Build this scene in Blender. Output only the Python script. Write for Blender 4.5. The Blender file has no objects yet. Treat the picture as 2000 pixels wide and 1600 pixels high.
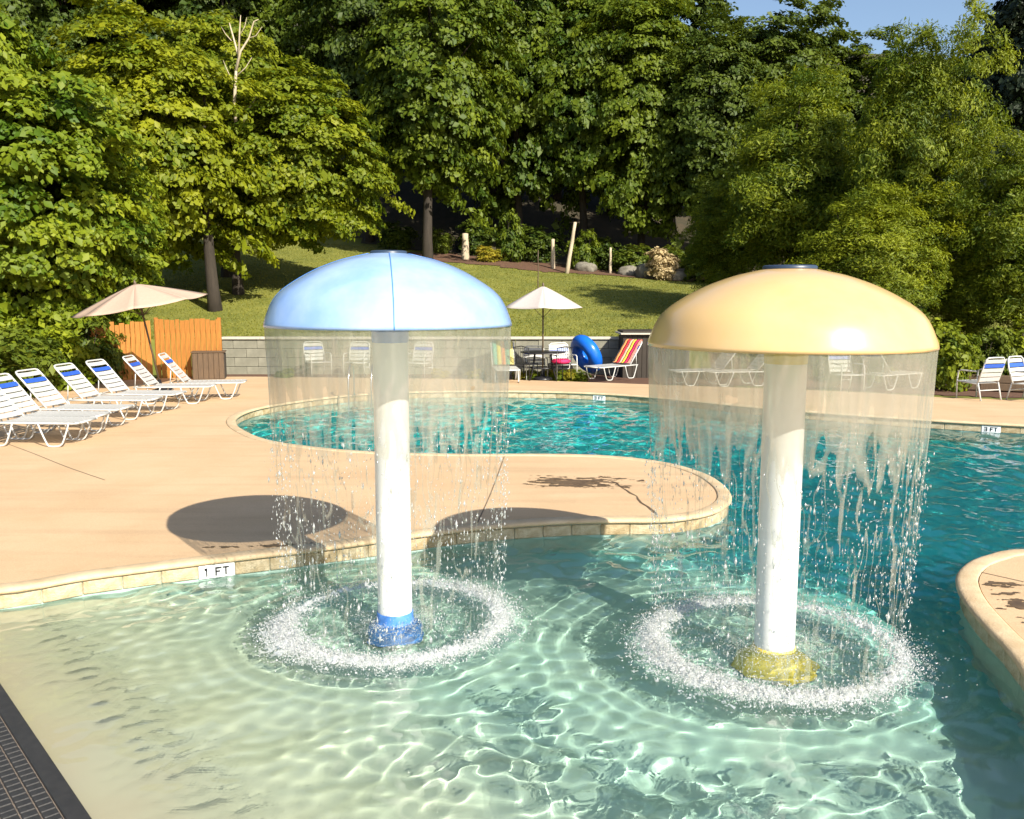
import bpy, bmesh, math, random
import numpy as np
from mathutils import Vector, Matrix

# ------------------------------------------------------------------ camera, world, sun, exposure
SC = bpy.context.scene
COL = SC.collection
FPX, CAMZ = 1700.0, 2.45
PITCH = math.atan(225.0 / FPX)
cam = bpy.data.objects.new('camera', bpy.data.cameras.new('camera'))
COL.objects.link(cam)
cam.location = (0, 0, CAMZ)
cam.rotation_euler = (math.pi / 2 - PITCH, 0, 0)
cam.data.sensor_width = 36.0
cam.data.lens = 36.0 * FPX / 2000.0
cam.data.clip_start = 0.05
cam.data.clip_end = 2000
SC.camera = cam

SUN_EL = math.radians(35.0)
SUN_AZ = math.atan2(0.58, -0.81)            # clockwise from +Y, the sun stands behind the camera to the right
world = bpy.data.worlds.new('World'); SC.world = world; world.use_nodes = True
wn = world.node_tree
sky = wn.nodes.new('ShaderNodeTexSky'); sky.sky_type = 'NISHITA'; sky.sun_disc = False
sky.sun_elevation = SUN_EL; sky.sun_rotation = SUN_AZ
sky.air_density = 1.0; sky.dust_density = 1.2; sky.ozone_density = 1.2
wn.links.new(sky.outputs[0], wn.nodes['Background'].inputs[0])
wn.nodes['Background'].inputs[1].default_value = 0.10
sun_l = bpy.data.lights.new('sun', 'SUN'); sun_l.energy = 5.0; sun_l.angle = math.radians(0.5)
sun_l.color = (1.0, 0.93, 0.80)
sun_o = bpy.data.objects.new('sun', sun_l); COL.objects.link(sun_o)
SUN_DIR = Vector((-math.sin(SUN_AZ) * math.cos(SUN_EL), -math.cos(SUN_AZ) * math.cos(SUN_EL), -math.sin(SUN_EL)))
sun_o.rotation_euler = SUN_DIR.to_track_quat('-Z', 'Y').to_euler()
sun_l.cycles.is_caustics_light = True       # real caustics through the pool surface
VS = SC.view_settings
VS.view_transform = 'Standard'; VS.look = 'None'; VS.gamma = 1.0; VS.use_curve_mapping = False
VS.exposure = 0.85
CY = SC.cycles
CY.max_bounces = 10; CY.diffuse_bounces = 3; CY.glossy_bounces = 4; CY.transmission_bounces = 8
CY.transparent_max_bounces = 24; CY.sample_clamp_indirect = 6.0
CY.use_denoising = True

# ------------------------------------------------------------------ helpers
rng = np.random.default_rng(7)
random.seed(7)

def G(px, py, z=0.17):
    """point of a level plane seen at a place of the photograph (2000 x 1600)"""
    u = (px - 1000.0) / FPX; v = -(py - 800.0) / FPX
    dx, dy, dz = u, math.cos(PITCH) + v * math.sin(PITCH), -math.sin(PITCH) + v * math.cos(PITCH)
    t = (z - CAMZ) / dz
    return Vector((dx * t, dy * t, z))

def P(px, py, y):
    """point at the distance y from the camera"""
    u = (px - 1000.0) / FPX; v = -(py - 800.0) / FPX
    dx, dy, dz = u, math.cos(PITCH) + v * math.sin(PITCH), -math.sin(PITCH) + v * math.cos(PITCH)
    t = y / dy
    return Vector((dx * t, y, CAMZ + dz * t))

def sstep(a, b, x):
    t = np.clip((x - a) / (b - a), 0, 1)
    return t * t * (3 - 2 * t)

PERM = np.random.default_rng(11).permutation(256)
PERM = np.concatenate([PERM, PERM, PERM])
def vnoise(x, y, seed=0, wrap=None):
    """smooth value noise, -1..1"""
    x = np.asarray(x, float); y = np.asarray(y, float)
    xi = np.floor(x).astype(int); yi = np.floor(y).astype(int)
    fx = x - xi; fy = y - yi
    fx = fx * fx * fx * (fx * (fx * 6 - 15) + 10); fy = fy * fy * fy * (fy * (fy * 6 - 15) + 10)
    def h(a, b):
        if wrap: a = a % wrap
        return PERM[(PERM[(a + seed * 37) & 255] + b) & 255] / 127.5 - 1.0
    a = h(xi, yi); b = h(xi + 1, yi); c = h(xi, yi + 1); d = h(xi + 1, yi + 1)
    return (a + (b - a) * fx) * (1 - fy) + (c + (d - c) * fx) * fy

def fbm(x, y, seed=0, oct=4):
    s = 0; a = 1.0; t = 0
    for i in range(oct):
        s = s + a * vnoise(x * 2 ** i, y * 2 ** i, seed + i * 5); t += a; a *= 0.5
    return s / t

def mesh_np(name, V, F, mat=None, smooth=False, attr=None):
    """mesh from numpy arrays: V (n,3), F (m,3) or (m,4)"""
    V = np.asarray(V, np.float32); F = np.asarray(F, np.int32)
    me = bpy.data.meshes.new(name)
    k = F.shape[1]
    me.vertices.add(len(V)); me.vertices.foreach_set('co', V.ravel())
    me.loops.add(F.size); me.loops.foreach_set('vertex_index', F.ravel())
    me.polygons.add(len(F))
    me.polygons.foreach_set('loop_start', np.arange(0, F.size, k, dtype=np.int32))
    me.polygons.foreach_set('loop_total', np.full(len(F), k, np.int32))
    if smooth: me.polygons.foreach_set('use_smooth', np.ones(len(F), bool))
    me.update(calc_edges=True)
    if attr is not None:
        a = me.attributes.new('tone', 'FLOAT', 'POINT'); a.data.foreach_set('value', np.asarray(attr, np.float32))
    if mat: me.materials.append(mat)
    return me

def link(name, me, parent=None, loc=None):
    o = bpy.data.objects.new(name, me); COL.objects.link(o)
    if parent is not None: o.parent = parent
    if loc is not None: o.location = loc
    return o

def tag(o, label=None, cat=None, group=None, kind=None):
    if label: o['label'] = label
    if cat: o['category'] = cat
    if group: o['group'] = group
    if kind: o['kind'] = kind
    return o

def thing(name, label, cat, loc=(0, 0, 0), rz=0.0, group=None):
    o = bpy.data.objects.new(name, None); COL.objects.link(o)
    o.empty_display_size = 0.2
    o.location = loc; o.rotation_euler = (0, 0, rz)
    return tag(o, label, cat, group)

def copy_tree(o, parent=None):
    c = o.copy(); COL.objects.link(c); c.parent = parent
    for ch in list(o.children): copy_tree(ch, c)
    return c

class MB:
    """collects shapes of ONE part"""
    def __init__(s): s.v = []; s.f = []; s.sm = []
    def add(s, V, F, smooth=False):
        n = len(s.v)
        s.v += [tuple(map(float, p)) for p in V]
        s.f += [tuple(int(i) + n for i in f) for f in F]; s.sm += [smooth] * len(F)
        return s
    def box(s, c, d, rz=0, bev=0.0, M=None):
        x, y, z = d[0] / 2, d[1] / 2, d[2] / 2
        if bev > 0:
            bm = bmesh.new(); bmesh.ops.create_cube(bm, size=1)
            for vv in bm.verts: vv.co = Vector((vv.co.x * d[0], vv.co.y * d[1], vv.co.z * d[2]))
            bmesh.ops.bevel(bm, geom=bm.edges[:], offset=bev, segments=1, affect='EDGES')
            V = [vv.co.copy() for vv in bm.verts]; bm.verts.index_update()
            F = [[vv.index for vv in f.verts] for f in bm.faces]; bm.free()
        else:
            V = [Vector(p) for p in ((-x,-y,-z),(x,-y,-z),(x,y,-z),(-x,y,-z),(-x,-y,z),(x,-y,z),(x,y,z),(-x,y,z))]
            F = [(3,2,1,0),(4,5,6,7),(0,1,5,4),(1,2,6,5),(2,3,7,6),(3,0,4,7)]
        T = Matrix.Translation(c) @ Matrix.Rotation(rz, 4, 'Z')
        if M is not None: T = T @ M
        return s.add([T @ p for p in V], F)
    def tube(s, pts, r, n=8, caps=True):
        pts = [Vector(p) for p in pts]
        if not hasattr(r, '__len__'): r = [r] * len(pts)
        V = []; F = []; ref = None
        for i, p in enumerate(pts):
            a = pts[max(i - 1, 0)]; b = pts[min(i + 1, len(pts) - 1)]
            t = (b - a).normalized()
            if ref is None: ref = t.orthogonal().normalized()
            ref = (ref - t * ref.dot(t))
            if ref.length < 1e-5: ref = t.orthogonal()
            ref.normalize(); q = t.cross(ref)
            for k in range(n):
                an = 2 * math.pi * k / n
                V.append(p + (ref * math.cos(an) + q * math.sin(an)) * r[i])
        for i in range(len(pts) - 1):
            for k in range(n):
                F.append((i*n+k, i*n+(k+1)%n, (i+1)*n+(k+1)%n, (i+1)*n+k))
        if caps:
            F.append(tuple(reversed(range(n)))); F.append(tuple(range((len(pts)-1)*n, len(pts)*n)))
        return s.add(V, F, True)
    def lathe(s, prof, n=48, cap_top=False, cap_bot=False):
        V = []; F = []
        for r, z in prof:
            for k in range(n):
                an = 2 * math.pi * k / n; V.append((r * math.cos(an), r * math.sin(an), z))
        m = len(prof)
        for i in range(m - 1):
            for k in range(n): F.append((i*n+k, i*n+(k+1)%n, (i+1)*n+(k+1)%n, (i+1)*n+k))
        if cap_bot: F.append(tuple(reversed(range(n))))
        if cap_top: F.append(tuple(range((m-1)*n, m*n)))
        return s.add(V, F, True)
    def mesh(s, name, mat):
        me = bpy.data.meshes.new(name); me.from_pydata(s.v, [], s.f)
        me.polygons.foreach_set('use_smooth', s.sm)
        if mat: me.materials.append(mat)
        me.update(); return me
    def build(s, name, mat, parent=None, loc=None): return link(name, s.mesh(name, mat), parent, loc)

def catmull(pts, step=0.15, closed=True):
    P_ = [Vector((p[0], p[1], 0)) for p in pts]; n = len(P_); out = []
    for i in range(n if closed else n - 1):
        if closed: a, b, c, d = P_[i-1], P_[i], P_[(i+1) % n], P_[(i+2) % n]
        else: a, b, c, d = P_[max(i-1,0)], P_[i], P_[i+1], P_[min(i+2,n-1)]
        k = max(2, int((c - b).length / step))
        for j in range(k):
            t = j / k
            out.append(0.5 * ((2*b) + (c-a)*t + (2*a-5*b+4*c-d)*t*t + (3*b-a-3*c+d)*t**3))
    if not closed: out.append(P_[-1])
    return [(p.x, p.y) for p in out]

def resample(pts, step):
    Q = np.array(list(pts) + [pts[0]], float); d = np.r_[0, np.cumsum(np.hypot(*np.diff(Q, axis=0).T))]
    n = int(d[-1] / step); s = np.linspace(0, d[-1], n, endpoint=False)
    return np.stack([np.interp(s, d, Q[:, 0]), np.interp(s, d, Q[:, 1])], 1)

def inside(poly, X, Y):
    poly = np.asarray(poly); r = np.zeros(X.shape, bool); j = len(poly) - 1
    for i in range(len(poly)):
        xi, yi = poly[i]; xj, yj = poly[j]
        if yi != yj:
            c = ((yi > Y) != (yj > Y)) & (X < (xj - xi) * (Y - yi) / (yj - yi) + xi); r ^= c
        j = i
    return r

# ------------------------------------------------------------------ materials
def mat(name, col, rough=0.6, col2=None, scale=6.0, amount=0.5, bump=0.0, bscale=None, spec=0.5, metal=0.0, detail=5.0, stretch=None, coat=0.0, lo=0.35, hi=0.65):
    m = bpy.data.materials.new(name); m.use_nodes = True
    nt = m.node_tree; N = nt.nodes; Lk = nt.links; b = N['Principled BSDF']
    b.inputs['Roughness'].default_value = rough; b.inputs['Metallic'].default_value = metal
    b.inputs['Specular IOR Level'].default_value = spec; b.inputs['Coat Weight'].default_value = coat
    if col2 is None: col2 = tuple(c * 0.8 for c in col)
    tc = N.new('ShaderNodeTexCoord'); mp = N.new('ShaderNodeMapping'); Lk.new(tc.outputs['Object'], mp.inputs[0])
    if stretch: mp.inputs['Scale'].default_value = stretch
    nz = N.new('ShaderNodeTexNoise'); nz.inputs['Scale'].default_value = scale; nz.inputs['Detail'].default_value = detail
    nz.inputs['Roughness'].default_value = 0.6
    Lk.new(mp.outputs[0], nz.inputs['Vector'])
    rp = N.new('ShaderNodeMapRange'); rp.inputs[1].default_value = lo; rp.inputs[2].default_value = hi
    rp.inputs[4].default_value = 1.0
    Lk.new(nz.outputs['Fac'], rp.inputs[0])
    mx = N.new('ShaderNodeMix'); mx.data_type = 'RGBA'
    mx.inputs['A'].default_value = (*col, 1); mx.inputs['B'].default_value = (*col2, 1)
    mu = N.new('ShaderNodeMath'); mu.operation = 'MULTIPLY'; mu.inputs[1].default_value = amount
    Lk.new(rp.outputs[0], mu.inputs[0]); Lk.new(mu.outputs[0], mx.inputs['Factor'])
    Lk.new(mx.outputs['Result'], b.inputs['Base Color'])
    if bump:
        n2 = N.new('ShaderNodeTexNoise'); n2.inputs['Scale'].default_value = bscale or scale * 8; n2.inputs['Detail'].default_value = 4
        Lk.new(mp.outputs[0], n2.inputs['Vector'])
        bp = N.new('ShaderNodeBump'); bp.inputs['Strength'].default_value = bump; bp.inputs['Distance'].default_value = 0.02
        Lk.new(n2.outputs['Fac'], bp.inputs['Height']); Lk.new(bp.outputs[0], b.inputs['Normal'])
    return m

def leaf_mat(name, c1, c2, trans=0.35, c3=None):
    m = bpy.data.materials.new(name); m.use_nodes = True
    nt = m.node_tree; N = nt.nodes; Lk = nt.links; N.remove(N['Principled BSDF'])
    at = N.new('ShaderNodeAttribute'); at.attribute_name = 'tone'
    oi = N.new('ShaderNodeObjectInfo')
    ad = N.new('ShaderNodeMath'); ad.operation = 'MULTIPLY_ADD'; ad.inputs[1].default_value = 0.25
    Lk.new(oi.outputs['Random'], ad.inputs[0]); Lk.new(at.outputs['Fac'], ad.inputs[2])
    rp = N.new('ShaderNodeValToRGB'); e = rp.color_ramp.elements
    e[0].position = 0.1; e[0].color = (*c1, 1); e[1].position = 0.95; e[1].color = (*c2, 1)
    if c3:
        k = e.new(1.0); k.color = (*c3, 1)
    Lk.new(ad.outputs[0], rp.inputs[0])
    d = N.new('ShaderNodeBsdfPrincipled'); d.inputs['Roughness'].default_value = 0.55; d.inputs['Specular IOR Level'].default_value = 0.3
    t = N.new('ShaderNodeBsdfTranslucent'); ms = N.new('ShaderNodeMixShader'); ms.inputs[0].default_value = trans
    Lk.new(rp.outputs[0], d.inputs['Base Color'])
    hs = N.new('ShaderNodeHueSaturation'); hs.inputs['Value'].default_value = 1.3; hs.inputs['Hue'].default_value = 0.485
    Lk.new(rp.outputs[0], hs.inputs['Color']); Lk.new(hs.outputs[0], t.inputs[0])
    Lk.new(d.outputs[0], ms.inputs[1]); Lk.new(t.outputs[0], ms.inputs[2]); Lk.new(ms.outputs[0], N['Material Output'].inputs[0])
    return m

M = {}
M['white_metal'] = mat('white_enamel', (.56,.56,.54), .35, (.46,.45,.41), 9, .4)
M['strap'] = mat('white_vinyl', (.47,.47,.455), .5, (.38,.365,.33), 14, .5)
M['blue_strap'] = mat('blue_vinyl', (.03,.10,.48), .4, (.02,.07,.34), 14, .4)
M['post'] = mat('white_post_paint', (.80,.80,.79), .28, (.66,.64,.58), 3.5, .35, .02, 60)
M['cap_blue'] = mat('blue_gelcoat', (.22,.37,.68), .2, (.36,.50,.75), 2.0, .95, .01, 40, coat=.3)
M['cap_yellow'] = mat('yellow_gelcoat', (.66,.46,.23), .22, (.68,.43,.15), 1.8, .7, .01, 40, coat=.3)
M['blue_trim'] = mat('blue_trim', (.05,.18,.55), .35, (.10,.28,.66), 6, .6)
M['yellow_trim'] = mat('yellow_trim', (.70,.52,.06), .4, (.78,.62,.14), 6, .6)
M['dark_plate'] = mat('dark_plate', (.03,.05,.09), .4)
M['canopy_tan'] = mat('tan_canvas', (.46,.33,.25), .85, (.40,.28,.21), 20, .5, .1, 200)
M['canopy_white'] = mat('white_canvas', (.47,.42,.39), .85, (.41,.36,.33), 20, .5, .1, 200)
M['pole_wood'] = mat('brown_pole', (.10,.07,.04), .5)
M['fence'] = mat('orange_cedar', (.43,.18,.030), .7, (.29,.11,.018), 5, .8, .25, 40, stretch=(6,6,.7))
M['box_wood'] = mat('brown_timber', (.12,.075,.04), .75, (.07,.045,.028), 6, .7, .25, 40, stretch=(6,6,.7))
M['black_metal'] = mat('black_iron', (.015,.015,.017), .4)
M['rubber'] = mat('black_rubber', (.022,.021,.021), .55, (.04,.038,.036), 20, .6, .2, 200)
M['tile'] = mat('waterline_stone', (.45,.36,.22), .6, (.27,.19,.09), 14, .9, .4, 60)
M['tile2'] = mat('waterline_stone_pale', (.52,.44,.30), .6, (.36,.28,.16), 14, .9, .4, 60)
M['sign_white'] = mat('glazed_white', (.82,.83,.84), .2)
M['ink'] = mat('black_glaze', (.015,.015,.018), .3)
M['steel'] = mat('stainless', (.62,.63,.64), .2, metal=1.0)
M['wall'] = mat('grey_retaining_concrete', (.25,.24,.185), .85, (.17,.165,.125), 2.5, .8, .4, 30)
M['wall_cap'] = mat('pale_wall_cap', (.50,.46,.38), .8, (.40,.36,.29), 5, .6, .2)
M['shed'] = mat('dark_stained_timber', (.035,.026,.018), .7, (.02,.015,.01), 6, .6, .2)
M['bark'] = mat('dark_bark', (.040,.030,.021), .9, (.022,.017,.012), 5, .8, .7, 18, stretch=(2,2,.4))
M['pale_bark'] = mat('pale_dead_wood', (.50,.42,.30), .85, (.34,.27,.18), 5, .7, .4, 18, stretch=(2,2,.4))
M['mulch'] = mat('red_brown_mulch', (.13,.062,.035), .95, (.07,.035,.02), 9, .8, .8, 40)
M['litter'] = mat('leaf_litter', (.06,.045,.025), .95, (.03,.03,.015), 2, .8, .6, 12)
M['rock'] = mat('grey_rock', (.22,.20,.16), .9, (.12,.11,.085), 5, .8, .7, 12)
M['inflatable'] = mat('blue_vinyl_float', (.008,.13,.62), .28, (.006,.10,.50), 3, .5)
M['pink'] = mat('hot_pink_cloth', (.70,.02,.12), .7)
M['orange'] = mat('orange_plastic', (.75,.20,.02), .4)
LEAF = {
 'maple': leaf_mat('maple_leaves', (.065,.115,.005), (.27,.29,.010), .38),
 'maple_deep': leaf_mat('maple_green_leaves', (.05,.10,.006), (.17,.21,.010), .36),
 'bigleaf': leaf_mat('big_leaves', (.06,.12,.005), (.26,.30,.014), .36),
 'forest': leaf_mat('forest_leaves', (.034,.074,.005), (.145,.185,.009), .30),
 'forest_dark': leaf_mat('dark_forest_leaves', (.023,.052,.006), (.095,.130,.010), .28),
 'olive': leaf_mat('feathery_leaves', (.055,.10,.005), (.25,.285,.012), .35),
 'near_black': leaf_mat('dark_conifer_leaves', (.010,.020,.009), (.025,.038,.014), .15),  # foliage that is itself a very dark green
 'yellow': leaf_mat('yellow_leaves', (.20,.22,.02), (.45,.36,.03), .35),
 'cream': leaf_mat('pale_cream_leaves', (.34,.26,.13), (.60,.48,.26), .3),
 'shrub': leaf_mat('shrub_leaves', (.035,.07,.008), (.14,.175,.012), .33),
}

# deck concrete: tan broom finish, mottled, with dark wet stains and hair cracks
def deck_mat():
    m = mat('tan_concrete', (.58,.405,.24), .8, (.50,.335,.185), 0.9, .75, .25, 90, detail=6)
    nt = m.node_tree; N = nt.nodes; Lk = nt.links; b = N['Principled BSDF']
    prev = b.inputs['Base Color'].links[0].from_socket
    tc = N['Texture Coordinate']
    mp = N.new('ShaderNodeMapping'); mp.inputs['Scale'].default_value = (.35, 3.2, 1); mp.inputs['Rotation'].default_value = (0, 0, .12)
    Lk.new(tc.outputs['Object'], mp.inputs[0])
    n = N.new('ShaderNodeTexNoise'); n.inputs['Scale'].default_value = 1.3; n.inputs['Detail'].default_value = 6; Lk.new(mp.outputs[0], n.inputs['Vector'])
    r = N.new('ShaderNodeMapRange'); r.inputs[1].default_value = .5; r.inputs[2].default_value = .72; r.inputs[4].default_value = .42; Lk.new(n.outputs['Fac'], r.inputs[0])
    x = N.new('ShaderNodeMix'); x.data_type = 'RGBA'; x.inputs['B'].default_value = (.40,.265,.15,1)
    Lk.new(r.outputs[0], x.inputs['Factor']); Lk.new(prev, x.inputs['A'])
    # speckle of the aggregate
    n3 = N.new('ShaderNodeTexNoise'); n3.inputs['Scale'].default_value = 120; n3.inputs['Detail'].default_value = 2; Lk.new(tc.outputs['Object'], n3.inputs['Vector'])
    r3 = N.new('ShaderNodeMapRange'); r3.inputs[1].default_value = .3; r3.inputs[2].default_value = .7; r3.inputs[3].default_value = .88; r3.inputs[4].default_value = 1.10; Lk.new(n3.outputs['Fac'], r3.inputs[0])
    y = N.new('ShaderNodeMix'); y.data_type = 'RGBA'; y.blend_type = 'MULTIPLY'; y.inputs['Factor'].default_value = 1
    Lk.new(x.outputs['Result'], y.inputs['A']); Lk.new(r3.outputs[0], y.inputs['B'])
    Lk.new(y.outputs['Result'], b.inputs['Base Color'])
    return m
M['deck'] = deck_mat()
M['coping'] = mat('coping_concrete', (.60,.46,.29), .7, (.44,.31,.17), 5, .7, .3, 70)
M['stain'] = mat('wet_stain', (.16,.105,.06), .45, (.07,.045,.03), 9, .8)
M['joint'] = mat('joint_filler', (.15,.105,.065), .9)
M['grass'] = mat('lawn_grass', (.19,.19,.030), .9, (.10,.12,.014), .8, .9, .8, 9, detail=8)
M['poolwall'] = mat('pool_plaster', (.36,.50,.44), .6, (.26,.38,.33), 6, .6)

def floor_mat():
    """sand-coloured plaster at the entry; green to aqua by depth is water absorption painted in"""
    m = bpy.data.materials.new('pool_floor_depth_tint'); m.use_nodes = True
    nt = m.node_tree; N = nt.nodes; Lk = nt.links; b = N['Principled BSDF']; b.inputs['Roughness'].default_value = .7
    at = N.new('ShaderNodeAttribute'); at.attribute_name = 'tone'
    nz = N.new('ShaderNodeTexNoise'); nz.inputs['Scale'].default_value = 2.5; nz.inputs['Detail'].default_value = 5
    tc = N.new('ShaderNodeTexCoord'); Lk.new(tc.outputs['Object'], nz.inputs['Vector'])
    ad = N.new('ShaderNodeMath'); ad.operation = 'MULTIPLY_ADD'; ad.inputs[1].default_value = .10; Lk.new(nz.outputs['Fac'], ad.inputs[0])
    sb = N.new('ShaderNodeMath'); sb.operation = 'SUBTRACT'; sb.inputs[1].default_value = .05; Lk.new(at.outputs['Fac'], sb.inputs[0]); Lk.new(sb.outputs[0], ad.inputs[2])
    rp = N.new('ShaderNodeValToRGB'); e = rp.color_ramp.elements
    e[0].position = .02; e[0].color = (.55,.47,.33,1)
    e[1].position = 1.0; e[1].color = (.03,.55,.53,1)  # deep-water aqua: light absorbed by the water, put into the floor colour
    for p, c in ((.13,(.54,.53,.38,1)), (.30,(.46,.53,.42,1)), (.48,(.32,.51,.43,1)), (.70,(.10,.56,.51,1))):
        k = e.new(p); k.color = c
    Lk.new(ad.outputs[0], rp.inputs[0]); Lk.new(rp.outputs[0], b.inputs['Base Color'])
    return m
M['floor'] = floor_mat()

def water_mat():
    m = bpy.data.materials.new('pool_water'); m.use_nodes = True
    b = m.node_tree.nodes['Principled BSDF']
    b.inputs['Base Color'].default_value = (.90,.99,.97,1); b.inputs['Roughness'].default_value = 0.0
    b.inputs['IOR'].default_value = 1.33; b.inputs['Transmission Weight'].default_value = 1.0
    return m
M['water'] = water_mat()

def film_mat(name, clear, white):
    """falling sheet of water: mostly clear, aerated and glossy"""
    m = bpy.data.materials.new(name); m.use_nodes = True
    nt = m.node_tree; N = nt.nodes; Lk = nt.links; N.remove(N['Principled BSDF'])
    tr = N.new('ShaderNodeBsdfTransparent'); tr.inputs[0].default_value = (.97,.98,.96,1)
    df = N.new('ShaderNodeBsdfDiffuse'); df.inputs[0].default_value = (*white, 1)
    tl = N.new('ShaderNodeBsdfTranslucent'); tl.inputs[0].default_value = (*white, 1)
    gl = N.new('ShaderNodeBsdfGlossy'); gl.inputs['Roughness'].default_value = .12
    a = N.new('ShaderNodeMixShader'); a.inputs[0].default_value = .5; Lk.new(df.outputs[0], a.inputs[1]); Lk.new(tl.outputs[0], a.inputs[2])
    c = N.new('ShaderNodeMixShader'); c.inputs[0].default_value = .35; Lk.new(a.outputs[0], c.inputs[1]); Lk.new(gl.outputs[0], c.inputs[2])
    at = N.new('ShaderNodeAttribute'); at.attribute_name = 'tone'
    d = N.new('ShaderNodeMixShader'); Lk.new(at.outputs['Fac'], d.inputs[0]); Lk.new(tr.outputs[0], d.inputs[1]); Lk.new(c.outputs[0], d.inputs[2])
    Lk.new(d.outputs[0], N['Material Output'].inputs[0])
    return m
M['film'] = film_mat('falling_water', .6, (.60,.59,.50))
M['foam'] = film_mat('aerated_foam', .6, (.95,.96,.96))

# ------------------------------------------------------------------ the pool: outline, deck, coping, waterline tiles, floor, water
DZ = 0.17
def g2(px, py, z=DZ): v = G(px, py, z); return (v.x, v.y)
south_rim = [g2(*p) for p in ((455,824),(470,840),(520,860),(620,875),(740,884),(900,888),(1050,888),(1180,891),(1290,903),(1365,923),(1405,946),(1421,968))]
near_rim = [g2(*p) for p in ((1412,986),(1375,1002),(1300,1013),(1200,1014),(1090,1017),(960,1026),(830,1040),(640,1066),(500,1082),(300,1106),(150,1126),(0,1150))]
off_left = [(-5.3, 6.25), (-6.3, 5.2), (-6.6, 3.4), (-5.8, 1.8), (-3.5, .9), (0, .6), (1.6, .8), (2.35, 1.7)]
right_rim = [(2.55, 2.9), (2.85, 4.1)] + [g2(*p) for p in ((2000,1292),(1940,1226),(1900,1180),(1882,1148),(1881,1122),(1905,1098),(1950,1083),(2000,1075))]
off_right = [(5.6, 7.55), (8.5, 7.9), (12.5, 8.6), (15.5, 10.6), (14.2, 12.9), (11.5, 14.2)]
far_rim = [g2(*p) for p in ((2000,830),(1850,822),(1700,812),(1500,797),(1270,775),(1140,767),(1010,764),(880,764),(760,767),(660,774),(560,787),(500,798),(465,811))]
OUT = resample(catmull(south_rim + near_rim + off_left + right_rim + off_right + far_rim, 0.12), 0.15)
area = 0.5 * np.sum(OUT[:, 0] * np.roll(OUT[:, 1], -1) - np.roll(OUT[:, 0], -1) * OUT[:, 1])
if area < 0: OUT = OUT[::-1].copy()
tang = np.roll(OUT, -1, 0) - np.roll(OUT, 1, 0); tang /= np.linalg.norm(tang, axis=1)[:, None]
ONRM = np.stack([tang[:, 1], -tang[:, 0]], 1)                 # points away from the water
def sweep(name, prof, m, smooth=True, parent=None):
    n = len(OUT); V = []; F = []
    for o, z in prof: V += [(p[0] + q[0]*o, p[1] + q[1]*o, z) for p, q in zip(OUT, ONRM)]
    for i in range(len(prof) - 1):
        for k in range(n):
            kk = (k + 1) % n; F.append((i*n+k, i*n+kk, (i+1)*n+kk, (i+1)*n+k))
    return link(name, mesh_np(name, V, F, m, smooth), parent)
walls = tag(sweep('pool_wall', [(0, -1.7), (0, .145)], M['poolwall']), kind='structure')
walls.cycles.is_caustics_receiver = True
cop = tag(sweep('pool_coping', [(.005,.128), (-.028,.130), (-.046,.142), (-.048,.158), (-.036,.174), (-.012,.181), (.10,.181), (.112,.176), (.114,.150), (.122,.150)], M['coping']), kind='structure')

outer = [(-16, -6), (-15, 8), g2(-420, 880), g2(-200, 828), g2(0, 778), g2(120, 756), g2(215, 744), g2(440, 736), g2(700, 738), g2(1000, 742),
         g2(1300, 752), g2(1500, 759), g2(1700, 767), g2(1850, 777), g2(2000, 781), g2(2250, 790), (22, 14), (22, -6)]
def deck_mesh():
    bm = bmesh.new()
    hole = [bm.verts.new((p[0] + q[0]*.122, p[1] + q[1]*.122, DZ)) for p, q in zip(OUT, ONRM)]
    oo = catmull(outer[2:-2], .4, closed=False)
    ring = [bm.verts.new((x, y, DZ)) for x, y in [outer[0], outer[1]] + oo + outer[-2:]]
    E = []
    for L in (hole, ring):
        for i in range(len(L)): E.append(bm.edges.new((L[i], L[(i+1) % len(L)])))
    bmesh.ops.triangle_fill(bm, use_beauty=True, edges=E)
    for f in bm.faces:
        if f.normal.z < 0: f.normal_flip()
    r = bmesh.ops.extrude_edge_only(bm, edges=[e for e in bm.edges if e.is_boundary])
    for g in r['geom']:
        if isinstance(g, bmesh.types.BMVert): g.co.z -= .16
    me = bpy.data.meshes.new('pool_deck'); bm.to_mesh(me); bm.free(); me.materials.append(M['deck']); return me, [(v) for v in ([outer[0], outer[1]] + oo + outer[-2:])]
dm, DECK_POLY = deck_mesh()
deck = tag(link('pool_deck', dm), kind='structure')

# expansion joints and a crack, let into the deck
def strip(name, pts, w, m, z=DZ + .004, jitter=0.0):
    q = catmull(pts, .12, closed=False) if len(pts) > 2 else pts
    V = []; F = []
    for i, p in enumerate(q):
        a = np.array(q[max(i-1, 0)]); b = np.array(q[min(i+1, len(q)-1)]); t = (b - a) / np.linalg.norm(b - a)
        nn = np.array([-t[1], t[0]]); ww = w * (1 + jitter * random.uniform(-.7, .9)); c = np.array(p) + nn * random.uniform(-1, 1) * jitter * w
        V += [(*(c + nn*ww/2), z), (*(c - nn*ww/2), z)]
    for i in range(len(q) - 1): F.append((2*i, 2*i+1, 2*i+3, 2*i+2))
    return link(name, mesh_np(name, V, F, m), deck)
for pts in (((0,862),(60,884),(130,912),(205,938)), ((2000,1137),(1960,1128),(1893,1113)), ((930,1027),(960,960),(985,892))):
    strip('joint', [g2(*p) for p in pts], .012, M['joint'], DZ + .003)
strip('crack', [g2(*p) for p in ((1195,940),(1225,958),(1248,975),(1262,990),(1285,1006))], .022, M['stain'], DZ + .004, .8)
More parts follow.
